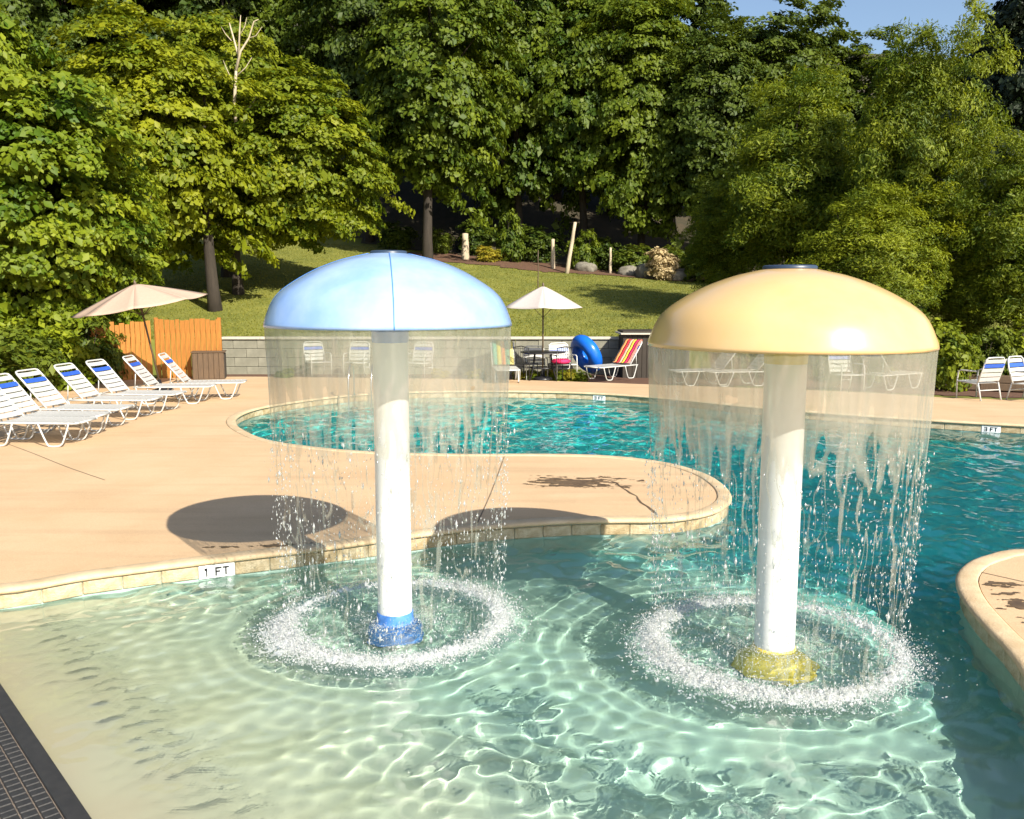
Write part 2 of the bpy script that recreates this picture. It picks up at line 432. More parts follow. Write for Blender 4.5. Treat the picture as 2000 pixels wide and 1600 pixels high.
# wet stains with ragged outlines
def stain(cx, cy, ax, ay, rot, seed, thr, m, res=.012, z=DZ + .005):
    n1, n2 = int(2*ax/res), int(2*ay/res)
    X, Y = np.meshgrid(np.linspace(-ax, ax, n1), np.linspace(-ay, ay, n2))
    r = np.sqrt((X/ax)**2 + (Y/ay)**2)
    k = (fbm(X*4+seed, Y*14, seed, 4) + .55*fbm(X*18, Y*40, seed+3, 2) - r*1.1 + thr) > 0
    f = k[:-1, :-1]
    idx = np.arange(n1*n2).reshape(n2, n1)
    F = np.stack([idx[:-1,:-1][f], idx[:-1,1:][f], idx[1:,1:][f], idx[1:,:-1][f]], -1)
    c, s = math.cos(rot), math.sin(rot)
    V = np.stack([cx + X*c - Y*s, cy + X*s + Y*c, np.full_like(X, z)], -1).reshape(-1, 3)
    used = np.unique(F); mp = np.zeros(n1*n2, int); mp[used] = np.arange(len(used))
    return link('water_stain', mesh_np('water_stain', V[used], mp[F], m), deck)
c = G(1140, 942); stain(c.x, c.y, .75, .36, -.05, 3, .62, M['stain'])
c = G(540, 1075); stain(c.x, c.y + .12, 1.0, .10, .06, 9, .25, M['stain'])
c = G(1960, 1175); stain(c.x + .1, c.y, .22, .75, -.2, 14, .22, M['stain'])

# waterline tiles, each let onto the pool wall
LEN = len(OUT)
tb = [mm for mm in (MB().box((0, 0, 0), (.296, .02, .112), bev=.006), MB().box((0, 0, 0), (.296, .026, .112), bev=.008))]
tile_me = [tb[0].mesh('tile', M['tile']), tb[1].mesh('tile', M['tile2']), tb[0].mesh('tile', M['tile2'])]
k = 0; ntile = 0
mark_spots = [g2(412, 1096), g2(1938, 828), g2(1172, 769)]
marks = []
while k < LEN - 1:
    a, b = OUT[k], OUT[(k+2) % LEN]; mid = (a + b) / 2; d = b - a; nrm = ONRM[(k+1) % LEN]
    k += 2
    if mid[1] < 3.2 and abs(mid[0]) < 8 or mid[0] > 12: continue
    facing = nrm[1] > -.35 or mid[1] < 12
    ang = math.atan2(d[1], d[0])
    hit = [i for i, m_ in enumerate(mark_spots) if np.hypot(*(mid - np.array(m_))) < .155]
    if hit and hit[0] not in [q[0] for q in marks]:
        marks.append((hit[0], mid, ang, nrm)); continue
    o = link('tile', random.choice(tile_me), walls, (mid[0] - nrm[0]*.004, mid[1] - nrm[1]*.004, .064 + random.uniform(-.003, .003)))
    o.rotation_euler = (random.uniform(-.02, .02), 0, ang); ntile += 1

# depth markers: white glazed plates with black figures, each in place of a tile
def bars(mb, x, segs, h, w, t):
    for (x0, z0, x1, z1) in segs:
        cx, cz = x + (x0 + x1)/2*w, (z0 + z1)/2*h
        mb.box((cx, -.016, cz), (max(abs(x1-x0)*w, 0) + t, .006, max(abs(z1-z0)*h, 0) + t))
GL = {'1': [(.5,-.5,.5,.5), (.2,.35,.5,.5)], 'F': [(0,-.5,0,.5), (0,.5,1,.5), (0,0,.7,0)], 'T': [(.5,-.5,.5,.5), (0,.5,1,.5)],
      '3': [(0,.5,1,.5), (0,0,1,0), (0,-.5,1,-.5), (1,-.5,1,.5)]}
for i, mid, ang, nrm in marks:
    lab = ['white tile reading 1 FT on the edge beside the blue mushroom', 'white depth tile below the armchair with blue band, across the pool', 'small white depth tile below the striped towel, across the pool'][i]
    txt = ['1 FT', '3 FT', '3 FT'][i]
    sc_ = 1.0
    rt = thing('depth_marker', lab, 'depth marker', (mid[0] - nrm[0]*.010, mid[1] - nrm[1]*.010, .064), ang if nrm[1] > 0 else ang)
    side = 1 if (Matrix.Rotation(ang, 2) @ Vector((0, -1))).dot(Vector((-nrm[0], -nrm[1]))) > 0 else -1
    if side < 0: rt.rotation_euler[2] = ang + math.pi
    MB().box((0, 0, 0), (.30, .024, .118), bev=.004).build('plate', M['sign_white'], rt)
    x = -.105
    for ch in txt:
        if ch != ' ':
            mb = MB(); bars(mb, x, GL[ch], .062, .040, .011); mb.build('figure', M['ink'], rt)
        x += .062 if ch != ' ' else .035

# pool floor: beach entry at the lower left, deep end behind the peninsula
BA = np.array(g2(0, 1345, 0)); BB = np.array(g2(170, 1600, 0)); BT = (BB - BA) / np.linalg.norm(BB - BA); BN = np.array([-BT[1], BT[0]])
if BN[0] < 0: BN = -BN
def depth(X, Y):
    s = (X - BA[0]) * BN[0] + (Y - BA[1]) * BN[1]
    d = np.where(s > 0, .012 + .15 * np.clip(s, 0, None), .012 + .10 * s)
    d = np.clip(d, -.03, .36)
    d = d + .50 * sstep(7.3, 12.0, Y + .42 * X) + .30 * sstep(2.0, 4.2, X) * sstep(3.2, 5.5, Y)
    return d
xs = np.arange(-7.2, 16.2, .09); ys = np.arange(.3, 21.6, .09)
X, Y = np.meshgrid(xs, ys); D_ = depth(X, Y)
ins = inside(OUT, X, Y)
keep = ins[:-1,:-1] | ins[1:,:-1] | ins[:-1,1:] | ins[1:,1:]
kk = keep.copy()
kk[1:] |= keep[:-1]; kk[:-1] |= keep[1:]; kk[:, 1:] |= keep[:, :-1]; kk[:, :-1] |= keep[:, 1:]
idx = np.arange(X.size).reshape(X.shape)
F = np.stack([idx[:-1,:-1][kk], idx[:-1,1:][kk], idx[1:,1:][kk], idx[1:,:-1][kk]], -1)
used = np.unique(F); mp = np.zeros(X.size, int); mp[used] = np.arange(len(used))
V = np.stack([X, Y, -D_], -1).reshape(-1, 3)[used]
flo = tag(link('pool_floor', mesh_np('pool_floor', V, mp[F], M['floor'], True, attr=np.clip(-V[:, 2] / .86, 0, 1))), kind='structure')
flo.cycles.is_caustics_receiver = True

BLUE = np.array(g2(772, 1212, 0)); YEL = np.array(g2(1512, 1262, 0))
R_B, R_Y, RIM_B, RIM_Y = .885, .925, 2.225, 2.11

# water surface with real waves
xs = np.arange(-6.7, 15.8, .024)
ys = [.5]
while ys[-1] < 20.9: ys.append(ys[-1] + max(.022, min(.055, .0040 * ys[-1])))
ys = np.array(ys)
X, Y = np.meshgrid(xs, ys)
Z = np.zeros_like(X)
wr = np.random.default_rng(5)
dB = np.hypot(X - BLUE[0], Y - BLUE[1]); dY = np.hypot(X - YEL[0], Y - YEL[1])
calm = np.minimum(sstep(1.15, 2.0, dB), sstep(1.25, 2.15, dY)); calm = .10 + .90 * calm
deep = sstep(7.0, 10.0, Y + .2 * X)
broad = 0.7 + 0.5 * fbm(X * .8, Y * .8, 4, 2)
# long gentle waves + the short ones that throw the net of light on the floor
for i in range(46):
    lam = wr.uniform(.22, .85); kx = 2*math.pi/lam; a = wr.uniform(0, 2*math.pi); ph = wr.uniform(0, 6.28)
    Z += .0021 * (lam/.4)**1.15 * np.sin(kx*(X*math.cos(a) + Y*math.sin(a)) + ph) * (calm * broad)
fine = np.zeros_like(X)
for i in range(30):
    lam = wr.uniform(.11, .26); kx = 2*math.pi/lam; a = wr.normal(.3, .9); ph = wr.uniform(0, 6.28)
    fine += .00056 * (lam/.15) * np.sin(kx*(X*math.cos(a) + Y*math.sin(a)) + ph)
beach = sstep(.1, 2.0, (X - BA[0])*BN[0] + (Y - BA[1])*BN[1])
Z += fine * (.25 + 1.1*calm) * np.clip(1.55 - Y*.075, .12, 1)
Z *= .07 + .93*beach
for dd, R in ((dB, R_B), (dY, R_Y)):
    env = np.exp(-((dd - R)/.12)**2)
    Z += env * (.012 + .010*vnoise(X*14, Y*14, 3) + .008*vnoise(X*31, Y*31, 8))
    Z += .0035*np.exp(-np.clip(dd-R, 0, None)/.5)*sstep(R, R+.1, dd)*np.sin((dd-R)*2*math.pi/.17 + 1.2*vnoise(X*3, Y*3, 2))
    Z += sstep(R, R-.1, dd)*(.0045*vnoise(X*12, Y*12, 6) + .003*vnoise(X*24, Y*24, 9))
ins = inside(OUT, X, Y)
kk = ins[:-1,:-1] | ins[1:,:-1] | ins[:-1,1:] | ins[1:,1:]
idx = np.arange(X.size).reshape(X.shape)
F = np.stack([idx[:-1,:-1][kk], idx[:-1,1:][kk], idx[1:,1:][kk], idx[1:,:-1][kk]], -1)
used = np.unique(F); mp = np.zeros(X.size, int); mp[used] = np.arange(len(used))
V = np.stack([X, Y, Z], -1).reshape(-1, 3)[used]
wat = tag(link('pool_water', mesh_np('pool_water', V, mp[F], M['water'], True)), kind='structure')
wat.cycles.is_caustics_caster = True
WAVE_TRIS = len(F) * 2

# ------------------------------------------------------------------ ground: lawn slope, bed, hillside
def hz(x, y):
    x = np.asarray(x, float); y = np.asarray(y, float)
    lawn = 1.15 + .148*(y - 27) + np.where(y > 50, .30*(y - 50), 0)
    lawn = np.where(y > 130, 1.15 + .148*103 + .30*80, lawn)
    tilt = -.075 * x * sstep(28, 50, y)
    up = sstep(26.15, 26.6, y)
    rr = sstep(5.2, 7.5, x); ramp = sstep(20.5, 30, y)
    k = up*(1 - rr) + ramp*rr
    h = .06*(1 - k) + (lawn + tilt) * k
    return h + .10*fbm(x*.12, y*.12, 21, 3)*sstep(27, 34, y)
xs = np.r_[np.arange(-150, -30, 5), np.arange(-30, 32, .5), np.arange(32, 155, 5)]
ys = np.r_[np.arange(-60, 0, 6), np.arange(0, 18, 1.0), np.arange(18, 34, .25), np.arange(34, 62, .6), np.arange(62, 205, 4)]
X, Y = np.meshgrid(xs, ys)
Zt = hz(X, Y)
ind = inside(DECK_POLY, X, Y)
# shrink: keep the outermost ring of cells under the deck
f_in = ind[:-1,:-1] & ind[1:,:-1] & ind[:-1,1:] & ind[1:,1:]
sh = f_in.copy(); sh[1:] &= f_in[:-1]; sh[:-1] &= f_in[1:]; sh[:, 1:] &= f_in[:, :-1]; sh[:, :-1] &= f_in[:, 1:]
kk = ~sh
idx = np.arange(X.size).reshape(X.shape)
F = np.stack([idx[:-1,:-1][kk], idx[:-1,1:][kk], idx[1:,1:][kk], idx[1:,:-1][kk]], -1)
used = np.unique(F); mp = np.zeros(X.size, int); mp[used] = np.arange(len(used))
V = np.stack([X, Y, Zt], -1).reshape(-1, 3)[used]
gro = tag(link('lawn_ground', mesh_np('lawn_ground', V, mp[F], M['grass'], True)), kind='structure')

def patch(name, pts, m, lift=.02, res=.35, seed=1, edge=.5):
    """a bed laid over the ground, following it"""
    pts = np.array(pts); x0, y0 = pts.min(0) - 1; x1, y1 = pts.max(0) + 1
    X, Y = np.meshgrid(np.arange(x0, x1, res), np.arange(y0, y1, res))
    k = inside(pts, X + edge*fbm(X*.7, Y*.7, seed, 3), Y + edge*fbm(X*.7, Y*.7, seed+9, 3)); f = k[:-1, :-1]
    idx = np.arange(X.size).reshape(X.shape)
    F = np.stack([idx[:-1,:-1][f], idx[:-1,1:][f], idx[1:,1:][f], idx[1:,:-1][f]], -1)
    used = np.unique(F); mp = np.zeros(X.size, int); mp[used] = np.arange(len(used))
    V = np.stack([X, Y, hz(X, Y) + lift], -1).reshape(-1, 3)[used]
    return tag(link(name, mesh_np(name, V, mp[F], m, True)), kind='structure')
# wood edge: mulch strip and the leaf litter behind it
patch('mulch_bed', [(-6.5,46.2),(-3.0,45.2),(4,43.6),(11,42.8),(18,42.5),(18,47),(6,48.5),(-3,49.5),(-6.5,48)], M['mulch'], .03, .3, 2, .6)
patch('forest_floor', [(-70,44),(-30,47),(-12,50.5),(-3,48.4),(6,46.8),(20,45),(36,38),(90,36),(90,130),(-90,130)], M['litter'], .05, .8, 5, 1.0)
patch('planting_bed', [(-9.2,23.7),(-4,23.7),(1,23.5),(6,22.4),(11,20.0),(18,18.8),(18,23),(8,26.2),(-9.2,26.0)], M['mulch'], .02, .2, 3, .1)
patch('planting_bed', [(-18,9),(-12.2,12.5),(-10.2,16.5),(-9.3,21),(-9.6,24.2),(-13,27),(-24,27),(-24,9)], M['litter'], .02, .2, 4, .2)

# ------------------------------------------------------------------ water mushrooms
CAP = [(1.0,0),(.999,.012),(.990,.045),(.972,.095),(.948,.155),(.912,.220),(.852,.285),(.768,.346),(.676,.402),(.557,.462),(.393,.524),(.25,.560),(.16,.580)]
def spline_prof(pr, n=40):
    q = catmull(pr, .02, closed=False); q = np.array(q); d = np.r_[0, np.cumsum(np.hypot(*np.diff(q, axis=0).T))]
    s = np.linspace(0, d[-1], n); return [(float(np.interp(a, d, q[:, 0])), float(np.interp(a, d, q[:, 1]))) for a in s]
def mushroom(label, xy, R, rim, rp, m_cap, m_trim, zs, collar, plate_r, seam_az):
    rt = thing('water_mushroom', label, 'water feature', (xy[0], xy[1], 0), 0, 'mushroom fountains standing in the wading pool')
    prof = [(r*R, rim + z*R*zs) for r, z in spline_prof(CAP)]
    top = prof[-1][1]
    inner = [(r*R*.985, rim + .012 + z*R*zs*.965) for r, z in reversed(spline_prof(CAP, 16))]
    mb = MB(); mb.lathe([(R*.95, rim + .03), (R*.985, rim + .004)] + prof, 96)
    mb.lathe([(rp*.9, rim + .10), (R*.60, rim + .06), (R*.95, rim + .03)], 96)
    cap = mb.build('cap', m_cap, rt)
    for k in range(4 if seam_az < -1 else 0):
        az = seam_az + k*math.pi/2
        pts = [(r*math.cos(az)*1.001, r*math.sin(az)*1.001, z + .0005) for r, z in prof]
        MB().tube(pts, .004, 5).build('seam', m_trim, cap)
    MB().lathe([(plate_r, top - .004), (plate_r, top + .012), (plate_r - .01, top + .02), (.02, top + .022)], 40, cap_top=True).build('top_plate', M['dark_plate'], rt)
    MB().lathe([(rp, -.6), (rp, rim + .12)], 48).build('post', M['post'], rt).cycles.is_caustics_receiver = True
    MB().lathe([(rp + .002, rim - .12), (rp + .004, rim - .10), (rp + .006, rim + .05), (rp + .10, rim + .09)], 48).build('neck', m_trim, rt)
    MB().lathe(collar, 48).build('base_collar', m_trim, rt).cycles.is_caustics_receiver = True
    return rt
mushroom('blue capped water mushroom with white post and blue base collar', BLUE, R_B, RIM_B, .129, M['cap_blue'], M['blue_trim'], 1.0,
         [(.22,-.30),(.20,-.08),(.165,-.03),(.144,.0),(.138,.03),(.137,.075),(.134,.08),(.131,.08)], .15*R_B, -math.pi/2 + .03 + .14)
mushroom('yellow capped water mushroom with white post, water hiding its base', YEL, R_Y, RIM_Y, .138, M['cap_yellow'], M['yellow_trim'], .95,
         [(.29,-.34),(.25,-.22),(.20,-.13),(.165,-.06),(.150,-.02),(.144,.010),(.139,.012)], .19*R_Y, -math.pi/2 + .75)

OCT_V = np.array([(1,0,0),(-1,0,0),(0,1,0),(0,-1,0),(0,0,1),(0,0,-1)], float)
OCT_F = np.array([(0,2,4),(2,1,4),(1,3,4),(3,0,4),(2,0,5),(1,2,5),(3,1,5),(0,3,5)])
def drops(C, S):
    n = len(C); V = (C[:, None, :] + OCT_V[None]*S[:, None, :]).reshape(-1, 3)
    F = (OCT_F[None] + (np.arange(n)*6)[:, None, None]).reshape(-1, 3); return V, F

def curtain(label, xy, R, rim, seed, bias):
    r_ = np.random.default_rng(seed)
    nth, nz = 1800, 260
    th = np.linspace(0, 2*math.pi, nth, endpoint=False); tt = np.linspace(0, 1, nz)
    TH, T = np.meshgrid(th, tt)
    u = TH/(2*math.pi)
    sector = vnoise(u*9, T*0 + 3.3, seed, wrap=9)*.5 + vnoise(u*23, T*0 + 7.7, seed+1, wrap=23)*.5   # some stretches hold together longer
    warp = .35*vnoise(u*40, T*9, seed+2, wrap=40)
    n1 = vnoise(u*92 + warp*1.5, T*4.6, seed+3, wrap=92) + .5*vnoise(u*210 + warp*2, T*9, seed+4, wrap=210)
    thr = np.where(T < .5, 1.6*np.exp(-(np.clip(T - .20 - .05*sector, 0, None))/.085), 0)
    thr = np.maximum(thr, .17*(1 + .7*sector)*(1 - .45*T))
    life = vnoise(u*90, T*13, seed+6, wrap=90)
    keep = (np.abs(n1) < thr) & (life > -.9 + np.clip(T - .45, 0, 1)*.95 - .45*np.clip(sector, 0, 1))
    keep |= T < .17 + .03*sector
    rad = (R - .010)*(1 - .115*T**1.3) + .004*n1 + .006*vnoise(u*30, T*4, seed+9, wrap=30)*np.clip(T*4, 0, 1)
    Zc = rim + .006 - (rim - .01)*T
    V = np.stack([xy[0] + rad*np.cos(TH), xy[1] + rad*np.sin(TH), Zc], -1).reshape(-1, 3)
    film = np.exp(-np.clip(T - .10, 0, None)/.13)
    body = .47 + .10*vnoise(u*36, T*5, seed+11, wrap=36) + .06*vnoise(u*140, T*30, seed+12, wrap=140)
    tone = np.clip(body*film + (1 - film)*(.14 + .36*np.clip(1 - np.abs(n1)/np.maximum(thr, .03), 0, 1)), .05, .9).ravel()
    k = keep[:-1]; idx = np.arange(nth*nz).reshape(nz, nth); nx = np.roll(idx, -1, 1)
    F = np.stack([idx[:-1][k], idx[1:][k], nx[1:][k], nx[:-1][k]], -1)
    # loose drops falling between the strands
    n = 2600
    t = r_.uniform(.22, 1, n)**.8; a = r_.uniform(0, 2*math.pi, n); rr = R*(1 - .115*t**1.3) + r_.normal(0, .02, n)
    C = np.stack([xy[0] + rr*np.cos(a), xy[1] + rr*np.sin(a), rim - (rim - .02)*t], -1)
    s = r_.lognormal(math.log(.0034), .42, n); S = np.stack([s, s, s*r_.uniform(1.2, 4.5, n)], -1)
    dv, df = drops(C, S)
    used = np.unique(F); mp = np.zeros(len(V), int); mp[used] = np.arange(len(used))
    V2 = V[used]; F2 = mp[F]; tri = np.concatenate([F2[:, [0,1,2]], F2[:, [0,2,3]], df + len(V2)])
    me = mesh_np('water_curtain', np.concatenate([V2, dv]), tri, M['film'], True, attr=np.r_[tone[used], np.repeat(r_.uniform(.3, .8, n), 6)])
    me.materials.append(M['foam']); mi = np.zeros(len(tri), np.int32); mi[2*len(F2):] = 1; me.polygons.foreach_set('material_index', mi)
    o = link('water_curtain', me)
    return tag(o, label, 'falling water', kind='stuff')
curtain('thin sheet of water falling from the rim of the blue mushroom', BLUE, R_B, RIM_B, 3, 0)
curtain('thin sheet of water falling from the rim of the yellow mushroom', YEL, R_Y, RIM_Y, 8, 0)

def splash(label, xy, R, seed):
    r_ = np.random.default_rng(seed)
    # broken foam on the surface
    rad = np.arange(R - .26, R + .34, .011); nth = 620
    th = np.linspace(0, 2*math.pi, nth, endpoint=False)
    RR, TH = np.meshgrid(rad, th, indexing='ij')
    x = RR*np.cos(TH); y = RR*np.sin(TH)
    gap = vnoise(TH/(2*math.pi)*7, TH*0 + 1.5, seed, wrap=7)
    e = np.exp(-((RR - R - .01 - .035*gap)/(.085 + .03*gap))**2)
    nn = fbm(x*26, y*26, seed, 3)*.9 + .5*vnoise(x*70, y*70, seed+4)
    k = (nn + 1.35*e - .70 + .30*gap - .16*np.sin(TH)) > 0
    Zs = .012 + .035*e*np.clip(.6 + nn, 0, 2)
    idx = np.arange(RR.size).reshape(RR.shape); nx = np.roll(idx, -1, 1); kk = k[:-1]
    F = np.stack([idx[:-1][kk], nx[:-1][kk], nx[1:][kk], idx[1:][kk]], -1)
    V = np.stack([x, y, Zs], -1).reshape(-1, 3)
    # spray thrown up round the ring
    n = 46000
    a = r_.uniform(0, 2*math.pi, n); g = vnoise(a/(2*math.pi)*7, a*0 + 1.5, seed, wrap=7)
    keep_ = r_.random(n) < np.clip(.62 + .55*g - .35*np.sin(a), .12, 1); a = a[keep_]; g = g[keep_]; n = len(a)
    rr = R - .01 + .035*g + r_.normal(0, .05, n) + np.abs(r_.normal(0, .075, n))
    h = r_.exponential(.024, n)*(1 + .6*g)*np.exp(-((rr - R)/.16)**2) + .008
    C = np.stack([rr*np.cos(a), rr*np.sin(a), h], -1)
    s = r_.lognormal(math.log(.0026), .5, n); dv, df = drops(C, np.stack([s, s, s*1.2], -1))
    n2 = 900
    a = r_.uniform(0, 2*math.pi, n2); rr = R + np.abs(r_.normal(0, .16, n2)) + .02; h = r_.exponential(.05, n2) + .01
    C = np.stack([rr*np.cos(a), rr*np.sin(a), h], -1); s = r_.lognormal(math.log(.004), .4, n2); dv2, df2 = drops(C, np.stack([s, s, s], -1))
    n3 = 4200      # drops and bubbles inside the ring
    a = r_.uniform(0, 2*math.pi, n3); rr = np.where(r_.random(n3) < .5, .15 + np.abs(r_.normal(0, .16, n3)), R*np.sqrt(r_.uniform(.03, 1, n3))); h = r_.exponential(.012, n3) + .006
    C = np.stack([rr*np.cos(a), rr*np.sin(a), h], -1); s = r_.lognormal(math.log(.0032), .35, n3); dv3, df3 = drops(C, np.stack([s, s, s], -1))
    used = np.unique(F); mp = np.zeros(len(V), int); mp[used] = np.arange(len(used)); V2 = V[used]; F2 = mp[F]
    o1 = len(V2); o2 = o1 + len(dv); o3 = o2 + len(dv2)
    tri = np.concatenate([F2[:, [0,1,2]], F2[:, [0,2,3]], df + o1, df2 + o2, df3 + o3])
    o = link('splash_ring', mesh_np('splash_ring', np.concatenate([V2, dv, dv2, dv3]), tri, M['foam'], True, attr=np.r_[np.full(len(V2), .82) + .25*vnoise(V2[:, 0]*30, V2[:, 1]*30, seed), np.repeat(r_.uniform(.55, 1, n), 6), np.repeat(r_.uniform(.2, .7, n2), 6), np.repeat(r_.uniform(.15, .6, n3), 6)]), None, (xy[0], xy[1], 0))
    return tag(o, label, 'splash', kind='stuff')
splash('white splash ring on the water round the blue mushroom', BLUE, R_B*.885, 4)
splash('white splash ring on the water round the yellow mushroom', YEL, R_Y*.880, 13)

# ------------------------------------------------------------------ black rubber mat at the beach entry
matr = thing('rubber_mat', 'black rubber mat of small pads at the beach entry of the pool', 'mat', (BA[0], BA[1], .032), math.atan2(BT[1], BT[0]))
sgn = -1 if (Matrix.Rotation(matr.rotation_euler[2], 2) @ Vector((0, 1))).dot(Vector(BN)) > 0 else 1
mb = MB(); mb.box((.95, sgn*.29, -.012), (2.72, .58, .016)); mb.build('backing', mat('grey_beige_backing', (.22,.18,.15), .8, (.12,.10,.085), 20, .7), matr)
MB().box((.95, sgn*.045, .003), (2.72, .09, .022), bev=.004).build('border', M['rubber'], matr)
pad = MB().box((0, 0, 0), (.052, .066, .014), bev=.004).mesh('pad', M['rubber'])
for i in range(46):
    for j in range(6):
        o = link('pad', pad, matr, (-.355 + i*.058 + random.uniform(-.002, .002), sgn*(.132 + j*.074), .005 + random.uniform(-.001, .001)))
        o.rotation_euler = (0, 0, random.uniform(-.04, .04))

# ------------------------------------------------------------------ chaise longues
def make_chaise(name='chaise_longue', ang=50):
    rt = thing(name, '', 'chaise longue')
    a = math.radians(ang); ca, sa = math.cos(a), math.sin(a); H = .36; W = .31; BL = .80
    mb = MB()
    for s in (-1, 1):
        mb.tube([(-.32, s*W, H), (0, s*W, H), (.6, s*W, H), (1.15, s*W, H), (1.21, s*(W-.03), H), (1.225, s*(W-.09), H)], .016, 8)
    mb.tube([(1.225, -(W-.09), H), (1.225, W-.09, H)], .016, 8); mb.tube([(-.32, -W, H), (-.32, W, H)], .014, 8)
    fr_ = mb.build('frame', M['white_metal'], rt)
    mb = MB()
    pt = lambda q, s, o=0: (-ca*q, s, H + .02 + sa*q + o)
    mb.tube([pt(0, -W), pt(.4, -W), pt(BL-.06, -W), pt(BL-.015, -W+.02), pt(BL, -W+.08), pt(BL, 0), pt(BL, W-.08), pt(BL-.015, W-.02), pt(BL-.06, W), pt(.4, W), pt(0, W)], .016, 8)
    bf_ = mb.build('back_frame', M['white_metal'], rt)
    for s in (-1, 1):
        mb = MB(); mb.tube([pt(.42, s*(W-.03)), (-.30, s*(W-.03), H+.01)], .011, 6); mb.build('back_brace', M['white_metal'], rt)
        for x0, x1, f in ((.62, 1.10, 1), (-.28, .22, -1)):
            q = catmull([(x0, H), (x0 + .05, .22), (x0 + .13, .04), (x0 + .17, .014), (x1 - .20, .014), (x1 - .12, .05), (x1 - .04, .24), (x1, H)], .05, False)
            mb = MB(); mb.tube([(x, s*(W + .004), z) for x, z in q], .014, 6); mb.build('leg', M['white_metal'], rt)
    sm = MB(); n = 6; V = []; F = []
    for i in range(n + 1):
        y = -W + 2*W*i/n; sag = -.012*(1 - (2*i/n - 1)**2)
        for dx, dz in ((-.042, .003), (.042, .003), (.042, -.003), (-.042, -.003)): V.append((dx, y, dz + sag))
    for i in range(n):
        for k in range(4): F.append((i*4+k, i*4+(k+1)%4, i*4+4+(k+1)%4, i*4+4+k))
    sm.add(V, F, False); me_w = sm.mesh('strap', M['strap']); me_b = sm.mesh('strap', M['blue_strap'])
    for k in range(12):
        o = link('strap', me_w, fr_, (.04 + k*.101, 0, H + .016))
    for k in range(7):
        q = .06 + k*.101
        if k == 6: q = .70
        o = link('strap', me_b if k == 5 else me_w, bf_, (-ca*q, 0, H + .036 + sa*q)); o.rotation_euler = (0, a, 0)
    return rt
ch0 = make_chaise()
ROT = math.radians(-4)
spots = [(22, 818, 'white chaise longue lowest on the deck edge, its back beside dark shrubs', 0), (57, 807, 'white strap chaise longue with blue band, sixth from the wooden fence', 0),
         (112, 793, 'white strap chaise longue with blue band, fifth from the wooden fence', 0), (179, 776, 'white strap chaise longue with blue band, fourth from the wooden fence', .03),
         (236, 765, 'white strap chaise longue with blue band, third from the wooden fence', -.02), (301, 752, 'white chaise longue just behind the tan umbrella pole', .16),
         (366, 745, 'white chaise longue against the wooden fence beside the brown box', .22)]
for i, (px, py, lab, dr) in enumerate(spots):
    o = ch0 if i == 0 else copy_tree(ch0)
    p = G(px, py, DZ + .38); o.location = (p.x, p.y, DZ); o.rotation_euler = (0, 0, ROT + dr)
    tag(o, lab, 'chaise longue', 'white chaise longues in a row along the left deck')
# chaises across the pool
p = G(1205, 738, DZ)
o = copy_tree(ch0); o.location = (p.x + .12, p.y, DZ); o.rotation_euler = (0, 0, math.pi + .75)
tag(o, 'white chaise longue under a red and yellow striped towel', 'chaise longue')
STR = (p.x + .12, p.y, math.pi + .75)
for px, py, rz, lab in ((1398, 750, math.pi + .25, 'white chaise longue behind the yellow mushroom, nearest the dark shed'), (1468, 752, math.pi + .15, 'white chaise longue behind the yellow mushroom post'),
                        (1718, 760, .5, 'white chaise longue behind the falling water, right of the white armchair')):
    q = G(px, py, DZ); o = copy_tree(ch0); o.location = (q.x, q.y, DZ); o.rotation_euler = (0, 0, rz)
    tag(o, lab, 'chaise longue', 'white chaise longues across the pool')

# striped towel over a chaise back
def towel(loc, rz, cols, label, width=.56, length=.80, ang=50):
    rt = thing('beach_towel', label, 'towel', (loc[0], loc[1], DZ), rz)
    a = math.radians(ang); ca, sa = math.cos(a), math.sin(a)
    n = len(cols)
    for j, c in enumerate(cols):
        V = []; F = []; m = 14
        for i in range(m + 1):
            q = -.05 + (length + .12)*i/m
            for e in (0, 1):
                y = -width/2 + width*(j + e)/n
                if q < 0: x, z = -q*1.0, .36 + .055
                elif q <= length: x, z = -ca*q, .36 + .060 + sa*q
                else: x, z = -ca*length - .035 - (q - length)*.1, .36 + .06 + sa*length - (q - length)
                w = .006*math.sin(q*21 + y*9)
                V.append((x + sa*(.018 + w), y, z + ca*(.018 + w)))
        for i in range(m): F.append((2*i, 2*i+1, 2*i+3, 2*i+2))
        mm = mat('towel_%02d' % j, c, .95, None, 60, .5, .4, 300)
        o = MB().add(V, F, True).build('stripe', mm, rt)
        md = o.modifiers.new('thick', 'SOLIDIFY'); md.thickness = .008
    return rt
towel(STR[:2], STR[2], [(.72,.30,.10),(.62,.03,.04),(.75,.42,.30),(.78,.55,.06),(.55,.02,.10),(.72,.22,.16)], 'red, orange and yellow striped towel hung over a chaise back')

